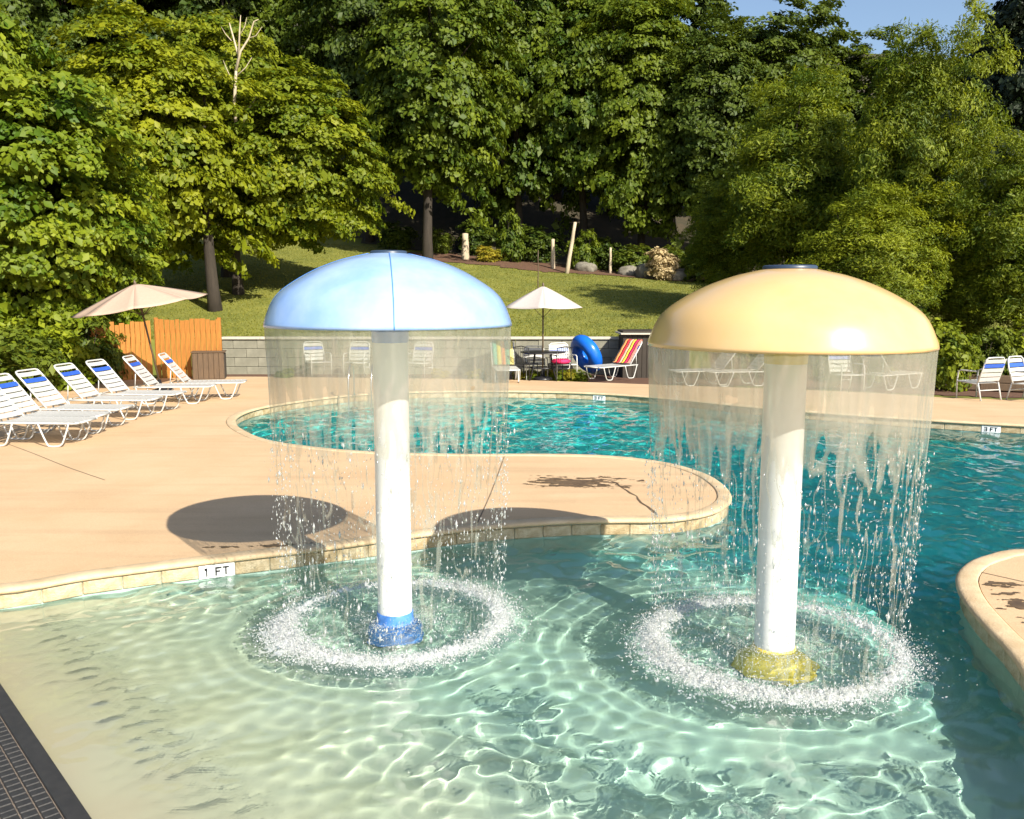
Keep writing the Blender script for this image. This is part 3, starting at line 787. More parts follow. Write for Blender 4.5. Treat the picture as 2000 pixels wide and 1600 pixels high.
# ------------------------------------------------------------------ armchairs
def make_armchair():
    rt = thing('armchair', '', 'armchair')
    W = .29
    for s in (-1, 1):
        mb = MB(); mb.tube([(s*W, -.28, 0), (s*W, -.29, .40), (s*W, -.27, .60), (s*W, -.20, .63), (s*W, .20, .63)], .016, 8); mb.build('arm', M['white_metal'], rt)
        mb = MB(); mb.tube([(s*W, .36, 0), (s*W, .26, .38)], .016, 8); mb.build('leg', M['white_metal'], rt)
        mb = MB(); mb.tube([(s*W, -.28, .38), (s*W, .26, .36)], .015, 8); mb.build('seat_rail', M['white_metal'], rt)
    mb = MB(); mb.tube([(-W, -.28, .38), (W, -.28, .38)], .015, 8); mb.build('crossbar', M['white_metal'], rt); mb = MB(); mb.tube([(-W, .30, .22), (W, .30, .22)], .012, 8); mb.build('crossbar', M['white_metal'], rt)
    mb = MB(); mb.tube([(-W, .24, .36), (-W, .36, .70), (-W+.02, .40, .88), (-W+.08, .415, .93), (0, .42, .935), (W-.08, .415, .93), (W-.02, .40, .88), (W, .36, .70), (W, .24, .36)], .016, 8)
    bf_ = mb.build('back_frame', M['white_metal'], rt)
    sm = MB().box((0, 0, 0), (2*W, .086, .006), bev=.002); w = sm.mesh('strap', M['strap']); b = sm.mesh('strap', M['blue_strap'])
    for k in range(5): link('strap', w, rt, (0, -.22 + k*.104, .385 - k*.004))
    for k in range(5):
        q = .10 + k*.104; o = link('strap', b if k == 3 else w, bf_, (0, .26 + q*.30, .36 + q*.95)); o.rotation_euler = (math.radians(72), 0, 0)
    return rt
ar0 = make_armchair()
arm = [(1908, 779, math.pi + .35, 'white strap armchair with a blue band, in front of the right shrubs'), (622, 733, .55, 'white armchair seen through the blue mushroom water, turned to the pool'),
       (697, 734, -.1, 'white armchair seen through the falling water beside the blue mushroom post'), (1048, 744, .1, 'white armchair behind the black table under the white umbrella'),
       (1100, 738, .3, 'white armchair beside the blue inflatable tube'), (1652, 762, .15, 'white armchair seen through the yellow mushroom water'),
       (2013, 783, .5, 'white armchair at the end of the deck beside the timber edging'), (818, 735, -.3, 'white armchair behind the blue mushroom post')]
for i, (px, py, rz, lab) in enumerate(arm):
    o = ar0 if i == 0 else copy_tree(ar0)
    q = G(px, py, DZ); o.location = (q.x, q.y, DZ); o.rotation_euler = (0, 0, rz)
    if i == 3: o.location.y += .9; o.location.z = .08
    tag(o, lab, 'armchair', 'white armchairs along the far deck')
# green and orange towel on a chair back behind the curtain
q = G(984, 742, DZ); o = copy_tree(ch0); o.location = (q.x, q.y, DZ); o.rotation_euler = (0, 0, math.pi*1.5 + .1)
tag(o, 'white chaise longue with a green and orange towel, facing the pool', 'chaise longue')
towel((q.x, q.y), math.pi*1.5 + .1, [(.12,.42,.30),(.62,.55,.10),(.62,.22,.06),(.14,.42,.22),(.70,.60,.20)], 'green, yellow and orange striped towel over a chaise back')

# ------------------------------------------------------------------ umbrellas
def umbrella(label, base, mcanopy, R, h, drop, tilt=(0, 0), nr=8, rz=0.0, mpole=None):
    rt = thing('patio_umbrella', label, 'umbrella', base, rz)
    rt.rotation_euler = (tilt[0], tilt[1], rz)
    MB().tube([(0,0,0), (0,0,h + .06)], .022, 10).build('pole', mpole or M['pole_wood'], rt)
    MB().lathe([(.26, 0), (.26, .03), (.22, .06), (.06, .09), (.035, .28), (.0, .28)], 24).build('base', M['black_metal'], rt)
    MB().lathe([(.03, h - .02), (.035, h + .03), (.012, h + .09), (0, h + .10)], 12).build('finial', mpole or M['pole_wood'], rt)
    for k in range(nr):
        a0, a1 = 2*math.pi*k/nr, 2*math.pi*(k+1)/nr
        V = []; F = []; m, w = 10, 6
        for i in range(m + 1):
            t = i/m
            for j in range(w + 1):
                s = j/w; a = a0 + (a1 - a0)*s
                p0 = Vector((math.cos(a0), math.sin(a0), 0)); p1 = Vector((math.cos(a1), math.sin(a1), 0)); p_ = p0.lerp(p1, s)*R*t
                edge = 4*s*(1 - s)
                V.append((p_.x*(1 - .03*edge*t), p_.y*(1 - .03*edge*t), h - drop*(t**1.12) - .035*edge*t))
        for i in range(m):
            for j in range(w): F.append((i*(w+1)+j, (i+1)*(w+1)+j, (i+1)*(w+1)+j+1, i*(w+1)+j+1))
        o = MB().add(V, F, True).build('canopy_panel', mcanopy, rt); md = o.modifiers.new('thick', 'SOLIDIFY'); md.thickness = .006; md.offset = -1
        MB().tube([(0, 0, h - .03), (R*.97*math.cos(a0), R*.97*math.sin(a0), h - drop - .025)], .009, 5).build('rib', mpole or M['pole_wood'], o)
        MB().tube([(0, 0, h - drop*1.5), (R*.5*math.cos(a0), R*.5*math.sin(a0), h - drop*.5 - .03)], .007, 5).build('strut', mpole or M['pole_wood'], rt)
    return rt
b = G(316, 764, DZ)
umbrella('tan patio umbrella leaning over the row of chaise longues', (b.x, b.y, DZ), M['canopy_tan'], 1.52, 2.56, .50, (math.radians(2), math.radians(-10)), 8, .3)
b = G(1060, 741, DZ)
umbrella('white patio umbrella standing in the black table across the pool', (b.x, b.y, DZ), M['canopy_white'], 1.18, 2.50, .56, (0, 0), 6, .5)
# black table, its chair and cushion
def table(loc):
    rt = thing('patio_table', 'black round metal table round the white umbrella pole', 'table', loc)
    MB().lathe([(.05, .72), (.60, .72), (.62, .735), (.60, .75), (.05, .75)], 40).build('table_top', M['black_metal'], rt)
    for k in range(4):
        a = math.pi/4 + k*math.pi/2
        MB().tube([(.30*math.cos(a), .30*math.sin(a), .72), (.36*math.cos(a), .36*math.sin(a), .35), (.50*math.cos(a), .50*math.sin(a), 0)], .018, 8).build('leg', M['black_metal'], rt)
    MB().lathe([(.34, .30), (.355, .315), (.34, .33)], 32).build('leg_ring', M['black_metal'], rt)
table((b.x, b.y, DZ))
def iron_chair(loc, rz, lab):
    rt = thing('iron_chair', lab, 'chair', loc, rz, 'black iron chairs round the table')
    for s in (-1, 1):
        MB().tube([(s*.22, -.22, 0), (s*.22, -.22, .43)], .012, 6).build('leg', M['black_metal'], rt)
        MB().tube([(s*.22, .24, 0), (s*.22, .22, .43), (s*.22, .28, .88)], .012, 6).build('leg', M['black_metal'], rt)
    MB().box((0, 0, .44), (.46, .46, .02), bev=.006).build('seat', M['black_metal'], rt)
    MB().tube([(-.22, .28, .88), (0, .29, .92), (.22, .28, .88)], .012, 6).build('back_rail', M['black_metal'], rt)
    for k in range(6):
        x = -.165 + k*.066; MB().tube([(x, .22, .46), (x, .283, .90)], .006, 5).build('back_slat', M['black_metal'], rt)
for px, py, rz, lab in ((1028, 741, 2.6, 'black iron chair with slatted back, left of the umbrella table'), (1092, 742, 3.6, 'black iron chair holding a pink cushion')):
    q = G(px, py, DZ); iron_chair((q.x, q.y - .12, DZ), rz, lab)
q = G(1095, 742, DZ); rt = thing('cushion', 'hot pink cushion lying on a black iron chair', 'cushion', (q.x, q.y - .12, DZ + .455), .5)
MB().lathe([(0, 0), (.20, .0), (.245, .03), (.25, .06), (.235, .095), (.18, .12), (0, .125)], 24).build('pad', M['pink'], rt)
MB().lathe([(.248, .05), (.256, .058), (.256, .066), (.248, .072)], 24).build('piping', M['pink'], rt)
# blue inflatable tube leaning on a chair
q = G(1155, 731, DZ)
rt = thing('inflatable_tube', 'blue inflatable swim tube standing on edge against a chair', 'inflatable tube', (q.x + .05, q.y, DZ))
V = []; F = []; n1, n2 = 48, 16; R1, R2 = .40, .20
for i in range(n1):
    a = 2*math.pi*i/n1
    for j in range(n2):
        t = 2*math.pi*j/n2; rr = R2*(1 + .012*math.cos(a*9)); V.append(((R1 + rr*math.cos(t))*math.cos(a), (R1 + rr*math.cos(t))*math.sin(a), rr*math.sin(t)))
for i in range(n1):
    for j in range(n2): F.append((i*n2+j, ((i+1)%n1)*n2+j, ((i+1)%n1)*n2+(j+1)%n2, i*n2+(j+1)%n2))
T = Matrix.Translation((-.20, 0, .58)) @ Matrix.Rotation(math.radians(28), 4, 'Z') @ Matrix.Rotation(math.radians(64), 4, 'Y')
tb_ = MB().add([T @ Vector(v) for v in V], F, True).build('ring', M['inflatable'], rt)
MB().tube([T @ Vector((R1, 0, R2 - .01)), T @ Vector((R1, 0, R2 + .025))], [.014, .010], 8).build('valve', M['inflatable'], rt)

# ------------------------------------------------------------------ pool ladder
q = G(705, 778, DZ)
rt = thing('pool_ladder', 'stainless pool ladder on the far edge behind the blue mushroom', 'pool ladder', (q.x, q.y, 0))
for s in (-1, 1):
    pts = catmull([(.55, .17), (.55, .6), (.46, .86), (.25, .92), (.05, .84), (-.10, .55), (-.13, .1), (-.13, -.9)], .08, False)
    MB().tube([(s*.25, y, z) for y, z in pts], .021, 8).build('rail', M['steel'], rt)
for k in range(3): MB().box((0, -.13, -.15 - k*.28), (.50, .08, .025), bev=.006).build('step', M['steel'], rt)

# ------------------------------------------------------------------ wooden fence and box
def board_fence(label, a, b, base, top, seed, wav=.03, gap=None):
    a = Vector(a); b = Vector(b); L = (b - a).length; d = (b - a).normalized(); rz = math.atan2(d.y, d.x)
    rt = thing('board_fence', label, 'fence', (a.x, a.y, base), rz)
    rr = random.Random(seed); x = 0
    while x < L - .05:
        w = rr.uniform(.125, .155); h = top - base + rr.uniform(-wav, wav)
        tb2 = MB().box((0, 0, 0), (w - rr.uniform(.008, .02), .022, h), bev=.004)
        o = tb2.build('board', M['fence'], rt, (x + w/2, rr.uniform(-.006, .006) - .03, h/2 + .03)); o.rotation_euler = (0, rr.uniform(-.012, .012), 0)
        x += w
    for z in (.35, top - base - .3): MB().box((L/2, .012, z), (L, .04, .09), bev=.005).build('rail', M['fence'], rt)
    for px in (0.02, L - .02): MB().box((px, .03, (top - base + .08)/2), (.09, .09, top - base + .08), bev=.008).build('post', M['fence'], rt)
    return rt
fa = P(308, 737, 23.9); fb = P(433, 737, 23.9)
board_fence('orange cedar board fence behind the brown box', (fa.x, 23.9, 0), (fb.x, 23.9, 0), .08, 1.74, 1)
fc = P(205, 737, 23.2)
board_fence('orange cedar board fence half hidden by the left shrubs', (fc.x, 22.6, 0), (fa.x - .12, 23.82, 0), .08, 1.66, 2, .05)
q = G(404, 741, DZ)
rt = thing('timber_box', 'brown timber box standing before the cedar fence', 'box', (q.x, q.y + .25, DZ), .25)
for k in range(6): MB().box((-.3375 + k*.135, -.30, .36), (.128, .022, .70), bev=.004).build('plank', M['box_wood'], rt)
for k in range(4): MB().box((-.41, -.21 + k*.14, .36), (.022, .132, .70), bev=.004).build('plank', M['box_wood'], rt)
MB().box((0, 0, .735), (.88, .66, .03), bev=.006).build('lid', M['box_wood'], rt)
MB().box((.02, .03, .35), (.80, .58, .66)).build('core', M['shed'], rt)

# ------------------------------------------------------------------ retaining wall, shed, edging
x0 = P(436, 700, 26.0).x; x1 = P(1262, 700, 26.0).x
rt = thing('retaining_wall', 'low grey retaining wall along the foot of the lawn', 'wall', (0, 26.1, 0))
L = x1 - x0; nb = 9
for r in range(4):
    x = x0 - (r % 2)*.35
    while x < x1:
        w = .70 + random.uniform(-.03, .03); a = max(x, x0); e = min(x + w, x1)
        if e - a > .08:
            o = MB().box((0, 0, 0), (e - a - .008, .34, .262), bev=.010).build('block', M['wall'], rt, ((a + e)/2, random.uniform(-.008, .008), .17 + r*.27))
        x += w
x = x0 - .05
while x < x1:
    MB().box((0, 0, 0), (1.19, .46, .07), bev=.008).build('cap_slab', M['wall_cap'], rt, (x + .6, 0, 1.155)); x += 1.2
q0 = P(1218, 700, 24.6).x
rt = thing('pump_shed', 'dark low timber shed behind the yellow mushroom', 'shed', (q0, 24.8, .05))
SW = 1.9
for k in range(14): MB().box((SW*(k + .5)/14, 0, .62), (SW/14 - .008, .03, 1.24), bev=.004).build('plank', M['shed'], rt)
MB().box((SW/2, .62, .61), (SW - .03, 1.18, 1.2)).build('core', M['shed'], rt)
MB().box((SW/2, .58, 1.29), (SW + .16, 1.44, .05), bev=.006).build('roof', M['wall_cap'], rt)
MB().box((SW/2, .62, 1.345), (SW + .02, 1.28, .05), bev=.006).build('roof_felt', M['shed'], rt)
a = G(1835, 752, .3); b2 = G(2120, 762, .3)
rt = thing('timber_edging', 'weathered timber edging behind the right deck', 'edging', (a.x, a.y + 1.2, .1), math.atan2(b2.y - a.y, b2.x - a.x))
for r in range(2):
    for k in range(3): MB().box((.6 + k*1.62, r*.02, .10 + r*.19), (1.6, .2, .18), bev=.012).build('sleeper', M['box_wood'], rt)

# orange ball behind the chaises at the left
q = P(2, 690, 19.5); rt = thing('garden_globe', 'orange garden globe among the shrubs behind the chaise longues', 'garden globe', (q.x, q.y, hz(q.x, q.y) + .02))
zc = q.z - hz(q.x, q.y) - .02
MB().lathe([(max(.005, .17*math.sin(t)), zc - .17*math.cos(t)) for t in np.linspace(.02, math.pi - .02, 16)], 24).build('skin', M['orange'], rt)
MB().lathe([(.171, zc - .012), (.174, zc), (.171, zc + .012)], 24).build('band', M['orange'], rt)
MB().tube([(0, 0, 0), (0, 0, zc - .16)], .02, 8).build('stem', M['black_metal'], rt)

# ------------------------------------------------------------------ trees and plants
def unit(v): return v / np.maximum(np.linalg.norm(v, axis=-1, keepdims=True), 1e-6)
def leaf_faces(C, Nn, size, aspect, r_, fold=.25, droop=None):
    """one bent diamond for each leaf spray"""
    n = len(C)
    t = unit(np.cross(Nn, r_.normal(size=(n, 3))))
    if droop is not None: t = unit(t + np.array([0, 0, -1.0])*droop)
    b = unit(np.cross(Nn, t)); s = size[:, None]
    A = C - t*s*.55; B = C + t*s*.55
    L = C + b*s*aspect*.5 + Nn*s*fold*.35; R = C - b*s*aspect*.5 + Nn*s*fold*.35
    V = np.stack([A, L, B, R], 1).reshape(-1, 3)
    i = np.arange(n)*4
    F = np.concatenate([np.stack([i, i+1, i+2], -1), np.stack([i, i+2, i+3], -1)])
    return V, F
def crown_mesh(name, seed, rx, rz, zc, clumps, per, leaf, aspect, pad, lobes=9, lob_amp=.28, inner=.25, egg=0.0, droop=None, upb=.55, bottom=-1.0, taper=0.0, jit=.6, rough=.24):
    r_ = np.random.default_rng(seed)
    k = np.arange(clumps) + .5; ph = np.arccos(1 - 2*k/clumps); th = math.pi*(1 + 5**.5)*k
    D = np.stack([np.cos(th)*np.sin(ph), np.sin(th)*np.sin(ph), np.cos(ph)], -1); D = unit(D + r_.normal(0, .10, D.shape))
    LD = unit(r_.normal(size=(lobes, 3)) + np.array([0, 0, .15])); lr = np.zeros(clumps)
    for l in LD: lr += np.exp((D @ l - 1)/.09)
    lr = lr/(lr.max() + 1e-6)
    f = (1 - lob_amp) + lob_amp*1.25*lr + r_.normal(0, .035, clumps)
    depth_ = np.where(r_.random(clumps) < inner, r_.uniform(.45, .85, clumps), r_.uniform(1.04 - rough, 1.04 + rough*.25, clumps))
    z = D[:, 2]; wid = 1 - taper*np.clip(z, -1, 1)*.5 - egg*np.clip(-z, 0, 1)
    C = np.stack([D[:, 0]*rx*wid, D[:, 1]*rx*wid, z*rz], -1)*(f*depth_)[:, None]
    ok = C[:, 2] > bottom*rz; C = C[ok]; Dn = unit(C/np.array([rx, rx, rz])**2 + 1e-6); m = len(C)
    P_ = []; Nn = []; S = []; T = []
    cs = r_.uniform(.65, 1.3, m); ctone = r_.normal(.42, .15, m)
    n = per*m; ci = np.repeat(np.arange(m), per)
    q = unit(r_.normal(size=(n, 3)))*(r_.random(n)**.45)[:, None]
    # flattened pads, tipping outward and down
    ax = unit(np.array([0, 0, 1.0])*1.0 + Dn*.55)[ci]
    e1 = unit(np.cross(ax, np.array([.3, .9, .1]))); e2 = np.cross(ax, e1)
    pr = pad[0]*cs[ci]; pz = pad[1]*cs[ci]
    off = e1*(q[:, :1]*pr[:, None]) + e2*(q[:, 1:2]*pr[:, None]) + ax*((q[:, 2] - .35*(q[:, 0]**2 + q[:, 1]**2))*pz)[:, None]
    pos = C[ci] + off
    nor = unit(Dn[ci]*.55 + np.array([0, 0, upb]) + off/np.maximum(pr, .1)[:, None]*.35 + r_.normal(0, jit*.55, (n, 3)))
    sz = leaf*r_.lognormal(0, .34, n)
    V, F = leaf_faces(pos, nor, sz, aspect, r_, .28, droop)
    V[:, 2] += zc
    tone = np.repeat(np.clip(ctone[ci] + r_.normal(0, .13, n), 0, 1), 4)
    me = mesh_np(name, V, F, None, False, attr=tone)
    return me, C + np.array([0, 0, zc])
def branch_mesh(name, seed, C, h, r0, nlimb, zc, fork=.35, lean=(0, 0)):
    r_ = random.Random(seed); mt = MB()
    pts = []; rad = []
    n = 9
    for i in range(n):
        t = i/(n - 1); pts.append((lean[0]*t + .12*math.sin(t*5 + seed), lean[1]*t + .10*math.cos(t*4 + seed), -.25 + t*(h*.80 + .25))); rad.append(r0*(1.25 if i == 0 else 1)*(1 - .88*t**1.1))
    mt.tube(pts, rad, 10)
    limbs = []
    idx = list(range(len(C))); r_.shuffle(idx)
    for k in range(nlimb):
        c = C[idx[k]]; t = r_.uniform(fork, .82); j = min(int(t*(n-1)), n-2); b = Vector(pts[j]); e = Vector(c)
        if e.z < b.z - .5: e.z = b.z + abs(e.z - b.z)*.25
        mid = b.lerp(e, .5) + Vector((r_.uniform(-.3,.3), r_.uniform(-.3,.3), .35)); rr = rad[j]*.55
        mb = MB(); mb.tube([b, b.lerp(mid, .55), mid, mid.lerp(e, .6), e], [rr, rr*.8, rr*.6, rr*.38, rr*.12], 6); limbs.append(mb.mesh('branch', None))
    return mt.mesh('trunk', None), limbs

PROTO = {}
def proto(key, crown_kw, h, r0, nlimb, fork, seed):
    me, C = crown_mesh(key + '_crown', seed, **crown_kw)
    tr, li = branch_mesh(key, seed, C, h, r0, nlimb, crown_kw['zc'], fork)
    PROTO[key] = (me, tr, li)
# every prototype stands about 10 m tall
proto('maple', dict(rx=4.3, rz=4.6, zc=5.25, clumps=400, per=140, leaf=.155, aspect=.75, pad=(.70,.20), lobes=16, lob_amp=.36, inner=.30, egg=-.05, bottom=-.93), 9.2, .24, 12, .25, 31)
proto('maple_b', dict(rx=4.1, rz=4.7, zc=5.2, clumps=400, per=140, leaf=.155, aspect=.75, pad=(.68,.20), lobes=18, lob_amp=.38, inner=.30, taper=.35, bottom=-.93), 9.2, .24, 12, .25, 47)
proto('forest', dict(rx=3.0, rz=4.8, zc=5.15, clumps=400, per=115, leaf=.135, aspect=.7, pad=(.50,.17), lobes=20, lob_amp=.42, inner=.25, taper=.35, bottom=-.95), 9.4, .19, 9, .3, 53)
proto('forest_b', dict(rx=3.3, rz=4.7, zc=5.2, clumps=400, per=115, leaf=.135, aspect=.7, pad=(.54,.19), lobes=22, lob_amp=.46, inner=.25, bottom=-.95), 9.4, .19, 9, .3, 61)
proto('feathery', dict(rx=3.3, rz=4.7, zc=5.1, clumps=460, per=230, leaf=.115, aspect=.34, rough=.42, pad=(.52,.34), lobes=20, lob_amp=.52, inner=.3, taper=.5, droop=.5, upb=.5, jit=.8, bottom=-.97), 9.4, .22, 12, .15, 71)
proto('bigleaf', dict(rx=3.4, rz=4.6, zc=5.0, clumps=480, per=150, leaf=.155, aspect=.75, pad=(.60,.24), lobes=18, lob_amp=.38, inner=.30, taper=.15, droop=.45, bottom=-.98), 9.4, .20, 10, .2, 83)
proto('shrub', dict(rx=.9, rz=.75, zc=.62, clumps=70, per=60, leaf=.10, aspect=.6, pad=(.24,.12), lobes=8, lob_amp=.3, inner=.3, droop=.2, bottom=-.85), 1.1, .03, 5, .1, 91)

TREE_N = 0
def tree(name, key, label, x, y, height, width, leafm, rz=0.0, group=None, cat='tree', z=None, lean=(0, 0), bark=None, depth_w=None, sink=0.0, coff=0.0):
    me, tr, li = PROTO[key]
    rt = thing(name, label, cat, (x, y, (float(hz(x, y)) if z is None else z) - sink), rz, group)
    base_w = {'maple': 4.3, 'maple_b': 4.1, 'forest': 3.0, 'forest_b': 3.3, 'feathery': 3.3, 'bigleaf': 3.4, 'shrub': .9}[key]*2
    base_h = 10.0 if key != 'shrub' else 1.35
    s = (width/base_w, (depth_w or width)/base_w, height/base_h)
    rt.rotation_euler = (lean[0], lean[1], rz)
    def part(nm, mesh, m):
        o = link(nm, mesh, rt); o.scale = s
        if nm != 'trunk': o.location = (coff*math.cos(-rz), coff*math.sin(-rz), 0)
        if not mesh.materials: mesh.materials.append(m)
        o.material_slots[0].link = 'OBJECT'; o.material_slots[0].material = m
        return o
    part('crown', me, LEAF[leafm]); tk = part('trunk', tr, bark or M['bark'])
    for l in li:
        o = part('branch', l, bark or M['bark']); o.parent = tk; o.scale = (1, 1, 1); o.location = Vector(o.location)/s[0]
    return rt
def X_(px, y): return (px - 1000.0)/FPX*y/ (math.cos(PITCH) + 0)      # good enough for placing a tree

# the big maples left of the blue mushroom
tree('maple_tree', 'maple_b', 'broad bright yellow-green maple tree nearest the tan umbrella', X_(425, 31.5), 31.5, 11.0, 8.2, 'maple', 1.1, coff=-1.9)
tree('maple_tree', 'maple', 'rounded yellow-green maple tree directly behind the blue mushroom cap', X_(478, 34.5), 34.5, 9.6, 7.8, 'maple', 2.4, coff=2.2)
tree('maple_tree', 'maple', 'tall bright maple tree with pale bare branches in its top', X_(450, 38.0), 38.0, 12.0, 7.6, 'maple', 4.4)
# large-leaved trees behind the chaises
tree('bigleaf_tree', 'bigleaf', 'large-leaved green tree leaning over the chaise longues', X_(70, 22.5), 22.5, 9.3, 6.4, 'bigleaf', .6)
tree('bigleaf_tree', 'bigleaf', 'large-leaved tree whose low boughs reach the cedar fence', X_(205, 26.0), 26.0, 7.6, 4.6, 'bigleaf', 2.9)
tree('bigleaf_tree', 'bigleaf', 'tall large-leaved tree at the far left edge of the wood', X_(-30, 26.5), 26.5, 12.4, 6.0, 'bigleaf', 4.0)
tree('bigleaf_tree', 'bigleaf', 'large-leaved tree beside the lowest chaise longue', X_(-330, 21), 21, 8.6, 6.0, 'bigleaf', 5.1)
tree('bigleaf_tree', 'bigleaf', 'large-leaved tree at the end of the planting bed beyond the deck', X_(-900, 17), 17, 8.0, 6.0, 'bigleaf', 1.9)
# middle: tall trees at the wood edge
tree('forest_tree', 'forest_b', 'tall green tree with a dark trunk standing alone on the lawn', X_(845, 44.5), 44.5, 17.5, 9.4, 'forest', .4, sink=.1)
mid = [('forest', 'tall dark green tree rising right behind the lone lawn tree', 1010, 50.0, 20.0, 8.4, 'forest', 1.0), ('forest_b', 'green tree at the wood edge above the leaning pole', 1135, 49.5, 17.5, 8.6, 'forest', 2.2),
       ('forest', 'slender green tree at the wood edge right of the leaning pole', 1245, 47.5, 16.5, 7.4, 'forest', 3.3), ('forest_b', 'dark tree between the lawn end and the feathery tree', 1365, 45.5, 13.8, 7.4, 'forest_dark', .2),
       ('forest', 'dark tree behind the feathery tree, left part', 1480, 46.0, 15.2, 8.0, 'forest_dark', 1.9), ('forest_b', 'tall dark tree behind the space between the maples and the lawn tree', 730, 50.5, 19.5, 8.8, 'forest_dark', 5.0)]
for key, lab, px, y, h, w, lm, rz in mid: tree('forest_tree', key, lab, X_(px, y), y, h, w, lm, rz, 'trees at the wood edge')
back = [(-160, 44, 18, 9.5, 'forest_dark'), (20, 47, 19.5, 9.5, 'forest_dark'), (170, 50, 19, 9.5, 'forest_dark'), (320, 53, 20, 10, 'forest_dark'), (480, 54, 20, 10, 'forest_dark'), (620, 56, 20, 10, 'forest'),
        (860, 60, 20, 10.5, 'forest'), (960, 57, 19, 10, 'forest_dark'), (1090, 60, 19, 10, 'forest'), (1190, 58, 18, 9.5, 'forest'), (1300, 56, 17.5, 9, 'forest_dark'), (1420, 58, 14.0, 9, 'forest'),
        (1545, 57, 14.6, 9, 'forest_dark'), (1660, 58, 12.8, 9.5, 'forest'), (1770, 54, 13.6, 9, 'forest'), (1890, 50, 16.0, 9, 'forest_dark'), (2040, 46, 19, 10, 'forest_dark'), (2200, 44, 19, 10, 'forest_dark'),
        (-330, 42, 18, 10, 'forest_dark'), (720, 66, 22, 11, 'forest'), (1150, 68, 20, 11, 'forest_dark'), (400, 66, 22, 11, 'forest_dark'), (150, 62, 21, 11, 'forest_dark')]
def BACK_L(px):
    if px < 200: return 'tall dark tree of the back row behind the large-leaved trees'
    if px < 650: return 'tall tree of the back row rising behind the maples'
    if px < 900: return 'tall tree of the back row behind the lone lawn tree'
    if px < 1250: return 'tall green tree of the back row above the leaning pole'
    if px < 1480: return 'tree of the back row behind the pale cream shrub'
    if px < 1950: return 'tree of the back row below the open sky behind the feathery trees'
    return 'tall tree of the back row beside the nearly black conifer'
for i, (px, y, h, w, lm) in enumerate(back):
    tree('forest_tree', ('forest', 'forest_b')[i % 2], BACK_L(px), X_(px, y), y, h, w, lm, i*1.3, 'trees of the back row on the hillside')
# feathery trees at the right
tree('feathery_tree', 'feathery', 'tall feathery olive-green tree behind the yellow mushroom, right half', X_(1755, 25.5), 25.5, 10.3, 5.0, 'olive', .5, z=.6)
tree('feathery_tree', 'feathery', 'broad feathery olive-green tree behind the yellow mushroom, left half', X_(1545, 29.5), 29.5, 9.6, 7.0, 'olive', 2.6, z=1.1)
tree('feathery_tree', 'feathery', 'low feathery tree behind the white armchair at the right', X_(1985, 23.5), 23.5, 7.0, 4.6, 'olive', 4.1, z=.4)
tree('feathery_tree', 'feathery', 'young feathery tree whose boughs hang over the lawn end', X_(1415, 33.0), 33.0, 5.2, 4.6, 'olive', 5.4)
tree('feathery_tree', 'feathery', 'bushy feathery tree filling the space right of the yellow cap', X_(1690, 24.0), 24.0, 5.4, 5.0, 'olive', 1.4, z=.5)
tree('feathery_tree', 'feathery', 'low bushy feathery tree between the yellow cap and the white armchairs', X_(1890, 24.6), 24.6, 4.6, 4.4, 'olive', 3.6, z=.4)
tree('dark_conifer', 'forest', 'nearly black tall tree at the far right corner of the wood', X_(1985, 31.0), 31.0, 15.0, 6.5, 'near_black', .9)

# pale bare branches standing in the top of the maple
def bare(label, pts):
    rt = thing('bare_limb', label, 'dead branch', pts[0][0])
    b0 = Vector(pts[0][0])
    for pp, r in zip(pts, (.075, .05, .045, .04, .035, .03, .022, .022, .02, .025, .025)):
        q = [Vector(p) - b0 for p in pp]; MB().tube(q, [r*(1 - .75*i/(len(q)-1)) for i in range(len(q))], 6).build('branch', M['pale_bark'], rt)
Yb = 32.2
def W3(px, py, dy=0): return P(px, py, Yb + dy)
bare('pale leafless limb forking through the top of the bright maple', [[W3(462,262), W3(458,200), W3(461,140), W3(466,110,.1), W3(452,60), W3(448,45)],
      [W3(461,140), W3(470,100), W3(486,75), W3(496,42), W3(505,38)], [W3(466,110), W3(468,60), W3(470,30)], [W3(472,255), W3(484,215), W3(497,196), W3(505,180)], [W3(330,238), W3(318,205), W3(312,185)], [W3(440,255), W3(420,232), W3(400,220)], [W3(452,80), W3(440,66), W3(432,52)], [W3(486,75), W3(500,70), W3(512,52)], [W3(468,70), W3(478,52), W3(482,34)], [W3(460,170), W3(445,140), W3(436,118)], [W3(461,150), W3(480,132), W3(492,112)]])

# posts and poles at the wood edge
def post(name, label, px, y, h, r, top=None, m='pale_bark', group=None):
    x = X_(px, y); z = float(hz(x, y)); rt = thing(name, label, 'post', (x, y, z), 0, group)
    e = Vector((top or 0, 0, h)); n = 7
    pts = [Vector((0, 0, -.15)).lerp(e, i/(n-1)) + Vector((.01*math.sin(i*2.1), .01*math.cos(i*1.7), 0)) for i in range(n)]
    MB().tube(pts, [r*(1.15 - .35*i/(n-1)) for i in range(n)], 10).build('shaft', M[m], rt)
    MB().lathe([(r*.78, 0), (r*.74, .02), (0, .03)], 10).build('cut_top', M[m], rt, e)
post('stump_post', 'thick pale sawn trunk standing at the left end of the mulch bed', 911, 47.0, 1.35, .20)
post('leaning_pole', 'tall pale pole leaning to the right at the lawn edge', 1104, 44.2, 2.5, .10, .42)
post('timber_post', 'short pale post in the mulch bed left of the leaning pole', 1078, 45.6, 1.5, .11)
post('timber_post', 'thin pale post in the mulch bed right of the leaning pole', 1188, 45.2, 1.3, .07)
post('timber_post', 'thin pale post in the dark wood edge left of the lawn tree', 785, 49.5, 1.0, .09)
post('lawn_pole', 'thin dark pole standing on the lawn behind the white umbrella', 1050, 36.5, 1.75, .022, m='pole_wood')

